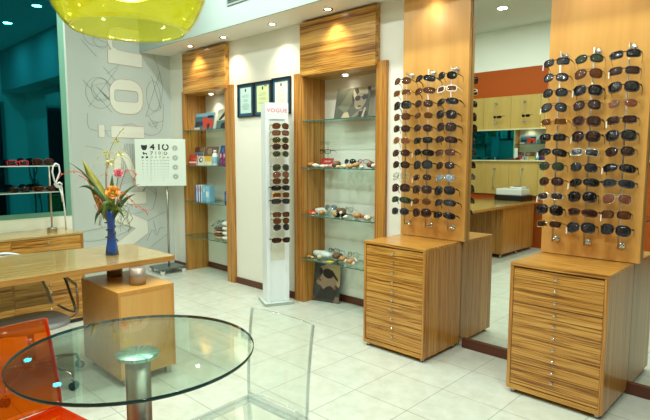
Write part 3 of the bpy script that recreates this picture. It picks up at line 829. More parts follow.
for fx in (-.38, .12):
    for fy in (-.45, -.15):
        obj('foot', MB().box(fx-.018, fx+.018, fy-.018, fy+.018, 0, .055), steel, pdo)
for cx in (.0, -.33):
    if cx == 0: cx = .025
    obj('column', MB().cyl((cx, -.30, .635), (cx, -.30, .752), .054, 28), plain('column_grey', 'a89e92', .35, .55), DK)
cb = MB(); cb.box(-.60, -.04, -3.0, -1.90, .06, .752); cbo = obj('drawer_pedestal', cb, zz, DK, bevel=.002)
for k in range(3):
    fy = -1.93 - k*.52
    for fx in (-.55, -.08): obj('foot', MB().cyl((fx, fy, 0), (fx, fy, .06), .02, 12), steel, cbo)
pr_ = thing('receipt_printer', 'black and white printer on the long desk, seen in the mirror', 'printer', (-3.70, -.96, .79))
b = MB(); b.box(-.24, .24, -.18, .18, 0, .09); obj('base', b, black, pr_, bevel=.01)
b = MB(); b.box(-.22, .2, -.16, .16, .09, .19); b.box(-.02, .18, -.1, .1, .19, .225); obj('cover', b, plain('printer_grey', 'd5dad6', .4), pr_, bevel=.01)
b = MB(); b.box(.02, .12, -.06, .06, .225, .232); obj('paper_slot', b, dgrey, pr_)

# vase and flowers
VX, VY, VZ = -3.70, 1.612, .79
va = MB()
prof = [(.0, .052), (.04, .047), (.10, .036), (.16, .029), (.22, .029), (.28, .035), (.325, .041)]
def sqring(r, z):
    o_ = []
    for k in range(24):
        a = 2*PI*k/24+PI/24; c_, s_ = math.cos(a), math.sin(a); e_ = 5
        q_ = r/((abs(c_)**e_+abs(s_)**e_)**(1/e_)); ra = math.radians(40)
        x, y = q_*c_, q_*s_
        o_.append((x*math.cos(ra)-y*math.sin(ra), x*math.sin(ra)+y*math.cos(ra), z))
    return o_
vs = []; 
for z, r in prof: vs += sqring(r*.74, z)
for z, r in reversed(prof[1:]): vs += sqring(r*.74-.004, max(z, .01))
nr = len(prof)*2-1; fs = []
for i in range(nr-1):
    for k in range(24): l = (k+1) % 24; fs.append((i*24+k, i*24+l, (i+1)*24+l, (i+1)*24+k))
va.add(vs, fs, 0, True); va.add(vs[:24], [tuple(range(24))[::-1]], 0); va.add(vs[-24:], [tuple(range(24))], 0)
vt = thing('flower_vase', 'tall flared blue vase wound with brown vine on the desk', 'vase', (VX, VY, VZ))
obj('vase_body', va, plain('blue_glaze', '1d4c9c', .3, coat=.2), vt)
vine = MB(); pts = []
for i in range(60):
    a = 2*PI*2.6*i/59 + 1; z = .10+.14*i/59; r = .029 + .008*math.sin(i*.5)+ (.004 if i % 7 else .012)
    pts.append((r*math.cos(a), r*math.sin(a), z))
vine.ring_tube(pts, .0045, 6); obj('vine', vine, plain('vine_brown', '4b3524', .7), vt)
green = plain('leaf_green', '5c7a30', .45, noise=.3, nscale=30); olive = plain('leaf_olive', 'a09c3e', .4, noise=.2, nscale=20); dkg = plain('leaf_dark', '35582c', .45)
stem_m = plain('stem_green', '7a8440', .5); twig_red = plain('twig_red', 'c65a48', .6); orng = plain('petal_orange', 'e8932c', .5, noise=.25, nscale=40)
pinkp = plain('petal_pink', 'e87a82', .5, noise=.25, nscale=40); cream = plain('petal_cream', 'eceab0', .5); ylw = plain('petal_yellowgreen', 'cdcf62', .5)
moss = plain('moss_grey', '7f8a64', .8)
# image-plane axes at the vase: r = to the viewer's right, n = towards the viewer
Rv = Vector((.72, .69, 0)); Nv = Vector((.90, -.43, 0)); Uv = Vector((0, 0, 1))
PXM = 3.72/522
def fl(dx, dy, dn=0): return Rv*(dx*PXM) + Uv*(.325+(-dy)*PXM) + Nv*dn   # dx, dy counted from the vase mouth
def leaf(name, label, path, w, mat):
    m_ = MB(); n = len(path); vs = []; fs = []
    for i, p in enumerate(path):
        a = path[max(0, i-1)]; b_ = path[min(n-1, i+1)]; t = (b_-a).normalized(); sd = t.cross(Nv).normalized()
        ww = w*math.sin(PI*min(1, (.10+.9*i/(n-1))**.8)) if i < n-1 else .0008
        up = Nv*.12*ww
        vs += [p-sd*ww+up, p-Nv*.0015, p+sd*ww+up, p+Nv*.0018]
    for i in range(n-1):
        for k in range(4): l = (k+1) % 4; fs.append((i*4+k, i*4+l, i*4+4+l, i*4+4+k))
    m_.add(vs, fs, 0, True); m_.add(vs[:4], [(0,1,2,3)], 0); m_.add(vs[-4:], [(3,2,1,0)], 0)
    o = obj(name, m_, mat, loc=(VX, VY, VZ)); tag(o, label, 'leaf', 'leaves in the blue vase'); return o
def bez(p0, p1, p2, n=9): return [(p0*(1-t)**2+p1*2*t*(1-t)+p2*t*t) for t in [i/(n-1) for i in range(n)]]
base = fl(1, 12, 0)
leaf('leaf_blade', 'broad olive strap leaf rising above the blue vase', bez(base, fl(-8, -14), fl(-27, -52, -.02), 10), .050, olive)
leaf('leaf_blade', 'long thin green leaf arching left of the vase toward the glass', bez(base, fl(-12, -34, .02), fl(-40, -48, .03), 10), .010, dkg)
leaf('leaf_blade', 'dark green leaf bending over beside the orange flower', bez(base, fl(-12, -32, .03), fl(-30, -23, .05), 10), .022, dkg)
leaf('leaf_blade', 'green leaf hanging down over the vase mouth', bez(fl(0, 2, .02), fl(-4, -18, .06), fl(-7, 9, .07), 9), .030, green)
leaf('leaf_blade', 'drooping green leaf just right of the vase mouth', bez(fl(1, 4, .02), fl(6, -12, .06), fl(14, 8, .06), 9), .022, green)
leaf('leaf_blade', 'upright green leaf behind the orange flower', bez(base, fl(2, -18, -.03), fl(3, -36, -.04), 9), .022, green)
leaf('leaf_blade', 'green leaf pointing right of the orange flower', bez(base, fl(12, -14, .02), fl(26, -16, .02), 9), .016, dkg)
leaf('leaf_blade', 'narrow green leaf below the pink flower tip', bez(base, fl(10, -22, -.02), fl(31, -26, -.03), 9), .012, green)
leaf('leaf_blade', 'small dark leaf tip hanging at the far left of the vase', bez(fl(-6, -2, .02), fl(-14, 0, .04), fl(-16, 14, .05), 8), .012, dkg)
def petals(mb, c, n, ln, w, openness, mi=0, twist=0, axis=None):
    ax = (axis or Nv).normalized(); e1 = ax.orthogonal().normalized(); e2 = ax.cross(e1)
    for k in range(n):
        a = 2*PI*k/n+twist; d = e1*math.cos(a)+e2*math.sin(a); sd = ax.cross(d)
        rows = []
        for i in range(6):
            t = i/5; wi_ = w*math.sin(PI*(.12+.80*t)); r_ = ln*t*openness; hgt = ln*(t*(1-openness)+.25*math.sin(t*PI/1.6))
            pc_ = c+d*(r_+.006)+ax*hgt
            rows += [pc_-sd*wi_+ax*wi_*.3, pc_-ax*.001, pc_+sd*wi_+ax*wi_*.3, pc_+ax*.0015]
        fs_ = [(i*4+q_, i*4+(q_+1) % 4, i*4+4+(q_+1) % 4, i*4+4+q_) for i in range(5) for q_ in range(4)]
        mb.add(rows, fs_, mi, True)
def flower(name, label, c, layers, mat, cmat, stem_to, cat='flower', grp=None, axis=None):
    t = thing(name, label, cat, (VX, VY, VZ), group=grp)
    m_ = MB()
    for (n, ln, w, op, tw_) in layers: petals(m_, c, n, ln, w, op, 0, tw_, axis)
    obj('petals', m_, mat, t)
    m_ = MB(); m_.ell(tuple(c+(axis or Nv)*.012), (.012, .012, .012)); obj('flower_centre', m_, cmat, t)
    m_ = MB(); m_.ring_tube([tuple(p) for p in bez(stem_to, (stem_to+c)/2+Uv*.02, c, 8)], .003, 6); obj('stem', m_, stem_m, t)
flower('orange_flower', 'large orange cup-shaped flower above the blue vase', fl(3.5, -17, .06), [(5, .062, .032, .72, 0), (4, .045, .026, .5, .5)], orng, plain('centre_green', '8f9a3a', .6), base, axis=(Nv+Uv*.45))
flower('pink_flower', 'pink rounded flower standing above the orange one', fl(9.5, -36, -.01), [(6, .034, .02, .45, 0), (6, .040, .02, .7, .4)], pinkp, plain('centre_rose', 'b53e50', .6), base, axis=(Nv+Uv*.5))
osp = thing('orchid_spray', 'arching spray of pale spidery orchids rising over the vase', 'flower', (VX, VY, VZ))
stem_pts = bez(base, fl(-14, -52, -.03), fl(17, -82, -.03), 16)
m_ = MB(); m_.ring_tube([tuple(p) for p in stem_pts], [.0032-.00012*i for i in range(16)], 6); obj('stem', m_, stem_m, osp)
for (c_, s_, nm_) in ((fl(2, -48, -.01), 1.0, 0), (fl(12, -56, -.02), .9, 1), (fl(-2, -57, -.02), .6, 2), (fl(9, -69, -.03), .55, 3)):
    m_ = MB()
    petals(m_, c_, 3, .030*s_, .010*s_, .75, 0, nm_, Nv)
    po_ = obj('bloom', m_, cream if nm_ < 2 else plain('bloom_tip', 'c99a58', .5), osp)
    tz = MB()
    for k in range(6):
        a = 2*PI*k/6+nm_*.7; d = Rv*math.cos(a)*1.0+Uv*math.sin(a)
        ln = (.13 if k in (2, 3) else .085)*s_
        tz.ring_tube([tuple(p) for p in bez(c_, c_+d*ln*.6+Nv*.01, c_+d*ln-Uv*.035*s_, 6)], [.0022, .0024, .0022, .0018, .0012, .0006], 5)
    obj('spider_petal', tz, ylw, po_)
tip = MB(); petals(tip, fl(15, -79, -.03), 3, .02, .004, .8, 0, .4, Nv); obj('bud', tip, ylw, osp)
def twig(label, pts, buds, r=.0026):
    t = thing('coral_twig', label, 'twig', (VX, VY, VZ), group='red twigs in the blue vase')
    pth = [Vector(p) for p in pts]
    path = catmull([tuple(p) for p in pth], 4)
    m_ = MB(); m_.ring_tube(path, r, 5); obj('branch', m_, twig_red, t)
    m_ = MB()
    for i in range(buds):
        p = Vector(path[int((i+1)/(buds+1)*(len(path)-1))]); m_.ell(tuple(p+Vector((random.uniform(-.012, .012), random.uniform(-.012, .012), random.uniform(-.012, .012)))), (.006, .006, .008), 6, 5)
        q_ = p+Rv*random.uniform(-.05, .05)+Uv*random.uniform(-.04, .03); m_.ring_tube([tuple(p), tuple((p+q_)/2+Uv*.008), tuple(q_)], .0014, 4)
    obj('twig_bud', m_, plain('bud_coral', 'd8703c', .6), t)
def cat3(L_): return L_
def catmull3(pts, m=4):
    out = []
    for i in range(len(pts)-1):
        p0 = Vector(pts[max(0, i-1)]); p1 = Vector(pts[i]); p2 = Vector(pts[i+1]); p3 = Vector(pts[min(len(pts)-1, i+2)])
        for k in range(m):
            t = k/m; out.append(tuple(.5*((2*p1)+(p2-p0)*t+(2*p0-5*p1+4*p2-p3)*t*t+(3*p1-p0-3*p2+p3)*t**3)))
    out.append(tuple(pts[-1])); return out
catmull = catmull3
twig('thin red twig reaching far left of the vase toward the rope', [base, fl(-10, -16), fl(-24, -34), fl(-34, -39), fl(-43, -37), fl(-48, -35), fl(-52, -30)], 3)
twig('red budded twig curving left above the dark leaf', [base, fl(-8, -8, .03), fl(-16, -18, .03), fl(-22, -30, .02), fl(-30, -35, .02)], 4)
twig('red budded twig drooping right of the vase', [base, fl(12, -18, .02), fl(18, -14, .02), fl(26, -6, .02), fl(34, -1, .02), fl(38, 5, .02)], 5)
twig('curly red twig right of the pink flower', [base, fl(14, -32, -.02), fl(20, -40, -.02), fl(27, -36, -.02), fl(24, -28, -.02), fl(30, -22, -.02)], 2)
twig('short red budded twig at the left side of the vase mouth', [base, fl(-6, -6, .04), fl(-11, -8, .05), fl(-12, 3, .05)], 4, .003)
twig('upright red twig behind the olive leaf', [base, fl(-3, -24, -.03), fl(-1, -44, -.03), fl(2, -56, -.03)], 3)
ms = MB()
for k in range(16):
    x = random.uniform(9, 20) if k < 12 else random.uniform(-13, -9); y0 = random.uniform(-8, 4)
    p = [fl(x*.5, y0-4, .02)]
    for i in range(5): p.append(fl(x+random.uniform(-4, 4), y0+i*5+random.uniform(-2, 2), .02+random.uniform(-.02, .02)))
    ms.ring_tube(catmull3([tuple(a) for a in p], 3), .0015, 4)
mo = obj('hanging_moss', ms, moss, loc=(VX, VY, VZ)); tag(mo, 'grey-green curly moss trailing from the vase mouth', 'moss'); mo['kind'] = 'stuff'

# ------------------------------------------------------------------ office chair behind the desk
CHX, CHY = -3.70, 1.05
oc = thing('office_chair', 'grey swivel chair with chrome arms between desk and sideboard', 'chair', (CHX, CHY, 0))
seat_m = plain('seat_grey', 'a8acb0', .55, noise=.15, nscale=200)
m_ = MB(); n = 28; vs = []
for zi, (z, sc_) in enumerate(((.395, .86), (.405, .98), (.420, 1.0), (.430, .94))):
    for k in range(n):
        a = 2*PI*k/n; c_, s_ = math.cos(a), math.sin(a); e_ = 3
        r_ = 1/((abs(c_)**e_+abs(s_)**e_)**(1/e_)); vs.append((r_*c_*.235*sc_, r_*s_*.225*sc_, z + (.0 if zi < 2 else .012*c_)))
fs = [(i*n+k, i*n+(k+1) % n, (i+1)*n+(k+1) % n, (i+1)*n+k) for i in range(3) for k in range(n)]
m_.add(vs, fs, 0, True); m_.add(vs[:n], [tuple(range(n))[::-1]], 0); m_.add(vs[-n:], [tuple(range(n))], 0)
obj('seat', m_, seat_m, oc)
bk = MB(); rows = []; nu, nv = 14, 8
for j in range(nv+1):
    t = j/nv
    for i in range(nu+1):
        u = -1+2*i/nu; hw = .21*(1-.25*t*t)
        y = u*hw; x = -.24-.36*t*.9+.05*u*u*.6; z = .46+.335*t - .045*u*u*t*t
        rows.append((x, y, z))
W1 = nu+1
thk = [(x-.012, y, z-.006) for x, y, z in rows]
N_ = len(rows); fs = []
for j in range(nv):
    for i in range(nu):
        a = j*W1+i; fs += [(a, a+1, a+W1+1, a+W1), (N_+a, N_+a+W1, N_+a+W1+1, N_+a+1)]
bk.add(rows+thk, fs, 0, True)
for seq in ([i for i in range(W1)], [nv*W1+i for i in range(W1)], [j*W1 for j in range(nv+1)], [j*W1+nu for j in range(nv+1)]):
    bk.add(rows+thk, [(seq[i], seq[i+1], N_+seq[i+1], N_+seq[i]) for i in range(len(seq)-1)], 0)
bo = obj('backrest', bk, glassy('chair_mesh', 'e2e6e6', .3, .3, .12, '9da6aa'), oc)
rimp = [rows[j*W1] for j in range(nv+1)] + [rows[nv*W1+i] for i in range(1, W1)] + [rows[j*W1+nu] for j in range(nv-1, -1, -1)]
m_ = MB(); m_.ring_tube(rimp, .011, 8); obj('back_rim', m_, plain('rim_pale', 'cdd8da', .3), bo)
for s in (-1, 1):
    m_ = MB(); m_.ring_tube(catmull3([(-.20, s*.245, .44), (-.05, s*.26, .43), (.08, s*.26, .46), (.0, s*.26, .56), (-.10, s*.26, .66), (-.22, s*.25, .68), (-.38, s*.20, .64)], 4), .009, 8)
    obj('armrest', m_, plain('arm_steel', '8c9094', .25, 1), oc)
    m_ = MB(); m_.ring_tube(catmull3([(-.10, s*.262, .66), (.06, s*.262, .645), (.11, s*.262, .62), (.14, s*.25, .46), (.12, s*.2, .425)], 4), .014, 8, flat=.5)
    obj('arm_strap', m_, chrome, oc)
obj('gas_post', MB().cyl((0, 0, .10), (0, 0, .396), .022, 16), chrome, oc)
obj('hub', MB().lathe([(0, .085), (.04, .085), (.045, .12), (.03, .15), (0, .15)], 20), chrome, oc)
for k, a in enumerate((18, 90, 162, 234, 306)):
    a = math.radians(a+10); c_, s_ = math.cos(a), math.sin(a)
    sp_ = MB(); sp_.ring_tube([(c_*.03, s_*.03, .13), (c_*.2, s_*.2, .125), (c_*.30, s_*.30, .105), (c_*.325, s_*.325, .06)], [.016, .014, .013, .011], 8)
    lg = obj('star_leg', sp_, chrome, oc)
    w_ = MB()
    for q_ in (-.014, .014):
        cxx, cyy = c_*.325-s_*q_, s_*.325+c_*q_
        w_.ring_tube([(cxx-s_*.006, cyy+c_*.006, .026), (cxx+s_*.006, cyy-c_*.006, .026)], .026, 14)
    obj('caster', w_, black, lg)

# ------------------------------------------------------------------ round glass table
TX, TY, TZ = -1.695, .813, .83
tt = thing('round_glass_table', 'round clear glass table on a single brushed steel column', 'table', (TX, TY, 0))
g = MB(); r = .403
prof = [(0, TZ-.012), (r-.003, TZ-.012), (r, TZ-.010), (r, TZ-.002), (r-.003, TZ), (0, TZ)]
gm = MB(); gm.disc((0, 0, TZ), r-.002, 72); gm.disc((0, 0, TZ-.012), r-.002, 72, flip=True); gm.lathe([(r-.002, TZ-.012), (r, TZ-.010), (r, TZ-.002), (r-.002, TZ)], 72, 1)
obj('glass_top', gm, [table_glass, table_edge], tt)
obj('column', MB().cyl((0, 0, .02), (0, 0, TZ-.024), .0425, 36), plain('column_steel', 'b5aaa0', .32, 1), tt)
def disc_mat():
    m, n, out = nt('radial_brushed_steel'); L = n.links.new
    tc = n.nodes.new('ShaderNodeTexCoord'); sx = n.nodes.new('ShaderNodeSeparateXYZ'); L(tc.outputs['Object'], sx.inputs[0])
    at = n.nodes.new('ShaderNodeMath'); at.operation = 'ARCTAN2'; L(sx.outputs[1], at.inputs[0]); L(sx.outputs[0], at.inputs[1])
    nz = n.nodes.new('ShaderNodeTexNoise'); nz.noise_dimensions = '1D'; nz.inputs['Scale'].default_value = 6; nz.inputs['Detail'].default_value = 4; L(at.outputs[0], nz.inputs['W'])
    cr = n.nodes.new('ShaderNodeValToRGB'); cr.color_ramp.elements[0].position = .35; cr.color_ramp.elements[0].color = lin('6fa394'); cr.color_ramp.elements[1].position = .65; cr.color_ramp.elements[1].color = lin('d6ece4')
    L(nz.outputs['Fac'], cr.inputs[0])
    b = n.nodes.new('ShaderNodeBsdfPrincipled'); b.inputs['Metallic'].default_value = 1; b.inputs['Roughness'].default_value = .3; L(cr.outputs[0], b.inputs['Base Color']); L(b.outputs[0], out.inputs[0]); return m
pm_ = MB(); pm_.lathe([(0, TZ-.034), (.045, TZ-.034), (.072, TZ-.024), (.074, TZ-.014), (.072, TZ-.0125), (0, TZ-.0125)], 40)
obj('top_plate', pm_, disc_mat(), tt)
obj('base_plate', MB().lathe([(0, 0), (.17, 0), (.17, .008), (.155, .016), (.05, .02), (0, .02)], 48), steel, tt)

# ------------------------------------------------------------------ acrylic chairs
def acrylic_chair(name, label, loc, rz, m_face, m_edge, W=.375, D=.36, lean=.03, taper=-.03):
    t = thing(name, label, 'chair', loc, rz)
    H, S = .84, .45; th = .012
    hw = W/2
    # backrest: gently curved sheet with thick rim
    def sheet(rows_, n_):
        pass
    nu, nv = 12, 8
    front = []; back = []
    for j in range(nv+1):
        v_ = j/nv
        for i in range(nu+1):
            u = -1+2*i/nu
            x = u*hw*(1-max(0, -taper)+(-taper)*v_ if taper < 0 else 1-taper*v_); z = S+.015+(H-S-.015)*v_ ; y = D/2 + lean*v_*v_ + .020*(1-u*u)
            front.append((x, y, z)); back.append((x, y+th, z))
    N_ = len(front); W1 = nu+1
    m_ = MB(); fs = []
    for j in range(nv):
        for i in range(nu):
            a = j*W1+i; fs += [(a, a+1, a+W1+1, a+W1), (N_+a, N_+a+W1, N_+a+W1+1, N_+a+1)]
    m_.add(front+back, fs, 0, True)
    for seq in ([i for i in range(W1)], [nv*W1+i for i in range(W1)], [j*W1 for j in range(nv+1)], [j*W1+nu for j in range(nv+1)]):
        m_.add(front+back, [(seq[i], seq[i+1], N_+seq[i+1], N_+seq[i]) for i in range(len(seq)-1)], 1, True)
    obj('backrest', m_, [m_face, m_edge], t)
    for e_ in (0, nu):
        m_ = MB(); m_.ring_tube([(front[j*W1+e_][0], front[j*W1+e_][1]+.004, front[j*W1+e_][2]) for j in range(nv+1)], .007, 6, 0)
        obj('back_rim', m_, m_edge, t)
    # seat
    m_ = MB()
    m_.box(-hw+.012, hw-.012, -D/2+.012, D/2-.002, S-.006, S+.006, 0, edge=1, keep='z'); obj('seat', m_, [m_face, m_edge], t)
    m_ = MB()
    m_.box(-hw, hw, -D/2, -D/2+.012, S-.03, S+.008); m_.box(-hw, -hw+.012, -D/2+.012, D/2, S-.03, S+.008); m_.box(hw-.012, hw, -D/2+.012, D/2, S-.03, S+.008)
    m_.box(-hw, hw, D/2, D/2+.014, S-.03, S+.014)
    obj('seat_rim', m_, m_edge, t, bevel=.003)
    for sx in (-1, 1):
        for sy in (-1, 1):
            a = (sx*(hw-.016), sy*(D/2-.016), S-.03); b_ = (sx*(hw-.010), sy*(D/2-.008)+(.03 if sy > 0 else 0), 0)
            m_ = MB(); m_.ring_tube([b_, a], [.015, .019], 4); obj('leg', m_, m_edge, t)
    return t
acrylic_chair('acrylic_chair', 'clear see-through acrylic chair tucked at the round glass table', (-1.588, 1.178, 0), math.radians(3), acryl, acryl_edge, W=.362)
acrylic_chair('acrylic_chair', 'orange see-through acrylic chair beside the round glass table', (-2.03, .575, 0), math.radians(100), orange_ac, orange_edge, W=.395, taper=.16)

# ------------------------------------------------------------------ pendant lamp
pl_ = thing('pendant_lamp', 'yellow translucent dome pendant lamp hanging above the glass table', 'lamp', (-1.675, .815, 0))
def shade_mat():
    m, n, out = nt('yellow_translucent'); L = n.links.new
    t = n.nodes.new('ShaderNodeBsdfTransparent'); t.inputs[0].default_value = lin('f8f8c4')
    d = n.nodes.new('ShaderNodeBsdfDiffuse'); d.inputs[0].default_value = lin('ccd034')
    tr = n.nodes.new('ShaderNodeBsdfTranslucent'); tr.inputs[0].default_value = lin('d8dc44')
    a = n.nodes.new('ShaderNodeMixShader'); a.inputs[0].default_value = .6; L(d.outputs[0], a.inputs[1]); L(tr.outputs[0], a.inputs[2])
    x = n.nodes.new('ShaderNodeMixShader'); x.inputs[0].default_value = .25; L(t.outputs[0], x.inputs[1]); L(a.outputs[0], x.inputs[2])
    g = n.nodes.new('ShaderNodeBsdfGlossy'); g.inputs['Roughness'].default_value = .05
    f = fresnel(n, 1.5)
    mx = n.nodes.new('ShaderNodeMixShader'); L(f.outputs[0], mx.inputs[0]); L(x.outputs[0], mx.inputs[1]); L(g.outputs[0], mx.inputs[2]); L(mx.outputs[0], out.inputs[0]); return m
outer = [(.184, 1.895), (.205, 1.915), (.232, 1.955), (.252, 2.005), (.263, 2.06), (.258, 2.12), (.235, 2.18), (.19, 2.23), (.12, 2.265), (.05, 2.28)]
outer = [(r_*.96, 1.905+(z-1.895)*.96) for r_, z in outer]
inner = [(r_-.004, z) for r_, z in outer][::-1]
m_ = MB(); m_.lathe(outer+inner, 64, closed=True); obj('lamp_shade', m_, shade_mat(), pl_)
m_ = MB(); m_.lathe([(0, 2.005), (.05, 2.008), (.10, 2.03), (.125, 2.07), (.12, 2.12), (.08, 2.16), (.03, 2.175)], 40)
dm, dn, dout = nt('diffuser_glow'); e1 = dn.nodes.new('ShaderNodeEmission'); e1.inputs[0].default_value = lin('fff2a0'); e1.inputs[1].default_value = .35
e2 = dn.nodes.new('ShaderNodeBsdfDiffuse'); e2.inputs[0].default_value = lin('f3ecc0'); ea = dn.nodes.new('ShaderNodeAddShader')
dn.links.new(e1.outputs[0], ea.inputs[0]); dn.links.new(e2.outputs[0], ea.inputs[1]); dn.links.new(ea.outputs[0], dout.inputs[0])
obj('diffuser', m_, dm, pl_)
pb_ = light('POINT', (0, 0, 1.985), 2.2, (1, .93, .7), shadow_soft_size=.03); pb_.parent = pl_
obj('socket', MB().lathe([(0, 2.17), (.03, 2.175), (.05, 2.282), (.03, 2.31), (.012, 2.34), (0, 2.34)], 24), chrome, pl_)
obj('cord', MB().cyl((0, 0, 2.33), (0, 0, 3.60), .0035, 8), dgrey, pl_)
obj('canopy', MB().lathe([(0, 3.585), (.05, 3.59), (.055, 3.615), (0, 3.619)], 24), chrome, pl_)

# ------------------------------------------------------------------ things on the magazine niche shelves
def cols(*hs): return [plain('print_'+h, h, .4) for h in hs]
def booklet(name, label, cat, x, y, z, w, h, d, tilt, rz, base_c, patches, group=None, pal=()):
    t = thing(name, label, cat, (x, y, z), group=group, rot=(tilt, 0, rz))
    mats = [plain('cover_'+base_c, base_c, .4)] + cols(*pal)
    m_ = MB(); m_.box(-w/2, w/2, 0, d, 0, h); obj('pages', m_, [plain('paper_white', 'e8e6dc', .7)], t)
    c_ = MB(); c_.box(-w/2, w/2, -.002, 0, 0, h)
    for (mi_, poly_) in patches: c_.patch([(u*w-w/2, v_*h) for u, v_ in poly_], -.002-.0002*patches.index((mi_, poly_)), mi_)
    obj('cover', c_, mats, t)
def rc(u0, v0, u1, v1): return [(u0, v0), (u1, v0), (u1, v1), (u0, v1)]
T12 = math.radians(-10)
booklet('car_brochure', 'large open brochure with a red car on the top magazine niche shelf', 'brochure', -5.70, 3.70, S1[0], .42, .215, .012, T12, 0, '3d6f86',
        [(1, rc(.0, .80, 1, 1)), (2, [(.38, .48), (.42, .78), (.62, .72), (.98, .55), (.96, .18), (.80, .06), (.52, .12), (.45, .4)]), (3, [(.06, .18), (.4, .26), (.44, .5), (.06, .52)]), (4, rc(.0, .0, .3, .17)), (5, circ_pts(.74, .22, .075, .18, n=14)[:-1]), (2, rc(.45, .02, .6, .18)), (6, rc(.66, .7, .95, .84))],
        pal=('7fb4c8', 'd8432a', '22323a', 'c9c4b4', '2b2a2c', '10181c'))
booklet('car_brochure', 'brochure with a green and black car beside the red car one', 'brochure', -5.345, 3.75, S1[0], .31, .25, .012, T12, 0, '5d7f7c',
        [(1, rc(0, .45, 1, 1)), (2, [(.1, .48), (.5, .92), (1, .95), (1, .8), (.6, .74), (.25, .46)]), (3, [(.5, .45), (.55, .72), (1, .76), (1, .45)]), (2, [(.3, .02), (.34, .3), (.8, .42), (1, .40), (1, .05)]), (4, circ_pts(.8, .62, .08, .12, n=12)[:-1])],
        pal=('d8dcc8', '1d2522', 'a9c22e', '16181a'))
booklet('leaflet', 'dark patterned leaflet standing at the back of the second magazine shelf', 'leaflet', -5.91, 3.74, S1[1], .20, .235, .006, T12, 0, '4a4048',
        [(1, rc(0, .6, 1, .72)), (2, rc(0, .8, .6, .95)), (3, rc(.5, .4, 1, .58)), (1, rc(.1, .42, .45, .55)), (3, rc(.6, .75, .95, .97))], pal=('5f87a0', '7d2f2c', '9a6a52'))
booklet('leaflet', 'leaflet with brown blossoms on the second magazine shelf', 'leaflet', -5.66, 3.77, S1[1], .27, .24, .006, T12, 0, '7a5a4c',
        [(1, circ_pts(.3, .75, .2, .18, n=14)[:-1]), (2, circ_pts(.7, .7, .18, .2, n=14)[:-1]), (3, rc(0, 0, 1, .5))], pal=('a98a72', '6a4a3c', 'cdb79a'))
booklet('leaflet', 'deep blue leaflet behind the white bottle on second shelf', 'leaflet', -5.43, 3.79, S1[1], .17, .25, .006, T12, 0, '1c3f8a', [(1, rc(.2, .3, .5, .9)), (2, rc(.6, .6, .95, .95))], pal=('3f74b0', '152a5c'))
booklet('folded_card', 'red card with a white band on the second magazine shelf', 'card', -5.915, 3.665, S1[1], .18, .135, .006, T12, 0, 'c43a2c', [(1, rc(0, .2, 1, .34)), (2, rc(.55, .5, .95, .62))], pal=('e8e2d8', 'd86a58'))
booklet('folded_card', 'white card with an eyeglass picture beside the red card', 'card', -5.745, 3.68, S1[1], .15, .115, .006, T12, 0, 'ddd8cc', [(1, circ_pts(.45, .6, .3, .3, n=14)[:-1]), (2, circ_pts(.5, .62, .15, .16, n=12)[:-1])], pal=('4a4a58', 'e6e6e6'))
yb = thing('lens_solution_box', 'small yellow and white box in front of the white bottle', 'box', (-5.565, 3.67, S1[1]))
obj('carton', MB().box(-.075, .075, 0, .04, 0, .11), plain('carton_cream', 'e6e2c8', .5), yb, bevel=.002)
c_ = MB(); c_.patch([(-.075, .05), (.075, .05), (.075, .11), (-.075, .11)], -.0002, 0); obj('printed_band', c_, plain('band_yellow', 'e8b722', .5), yb)
def bottle(label, x, y, z, r, h, body, cap, band=None, group=None):
    t = thing('bottle', label, 'bottle', (x, y, z), group=group)
    obj('bottle_body', MB().lathe([(0, 0), (r*.9, 0), (r, .006), (r, h*.68), (r*.8, h*.77), (r*.42, h*.82), (r*.42, h*.84), (0, h*.84)], 20), body, t)
    obj('cap', MB().lathe([(0, h*.84), (r*.55, h*.84), (r*.55, h*.985), (r*.45, h), (0, h)], 18), cap, t)
    if band: obj('bottle_label', MB().lathe([(r+.0005, h*.15), (r+.0012, h*.16), (r+.0012, h*.55), (r+.0005, h*.56)], 20), band, t)
wpl = plain('bottle_white', 'e4e8e2', .3); nav = plain('cap_navy', '1a2144', .35)
bottle('white pump-size bottle with pale blue label beside the yellow box', -5.432, 3.685, S1[1], .034, .19, wpl, white_p, plain('label_cyan', '7fb8c8', .5))
bottle('white bottle with navy cap beside the purple cartons', -5.33, 3.80, S1[1], .03, .235, wpl, nav)
bottle('white bottle with navy cap nearest the niche stile', -5.235, 3.80, S1[1], .03, .235, wpl, nav)
for i, xx in enumerate((-5.32, -5.245)):
    pb = thing('purple_carton', ('purple carton standing beside the white bottles', 'purple carton nearest the wooden niche stile')[i], 'box', (xx, 3.69, S1[1]), group='purple cartons on second shelf')
    obj('carton', MB().box(-.032, .032, 0, .04, 0, .16), plain('carton_purple', '7d2a5c', .45), pb, bevel=.0015)
    c_ = MB(); c_.patch([(-.015, .09), (.015, .11), (.015, .145), (-.015, .145)], -.0002, 0); c_.patch([(-.018, .03), (.018, .05), (.018, .065), (-.018, .045)], -.0002, 1); obj('printed_band', c_, cols('c9b0c8', '5a6ab0'), pb)
for i in range(4):
    bb_ = thing('contact_lens_box', ['blue and white lens box at the inner end of the row', 'second blue and white lens box in the row', 'third blue and white lens box in the row', 'pale blue lens box at the open end of the row'][i], 'box', (-5.875+i*.054, 3.69, S1[2]), rz=math.radians(8))
    obj('carton', MB().box(-.022, .022, 0, .10, 0, .205), plain('carton_bluewhite', 'dbe4ea' if i < 3 else '7fbad2', .4), bb_, bevel=.0015)
    c_ = MB(); c_.patch([(-.022, .0), (-.002, 0), (-.002, .205), (-.022, .205)], -.0002, 0); c_.patch([(-.002, .145), (.004, .145), (.004, .15), (-.002, .15)], -.0002, 0); c_.patch([(.004, .12), (.016, .12), (.016, .18), (.004, .18)], -.0002, 1); obj('printed_band', c_, cols('2250b0' if i < 3 else '5ba0c0', 'd8a838' if i < 3 else 'e8eef0'), bb_)
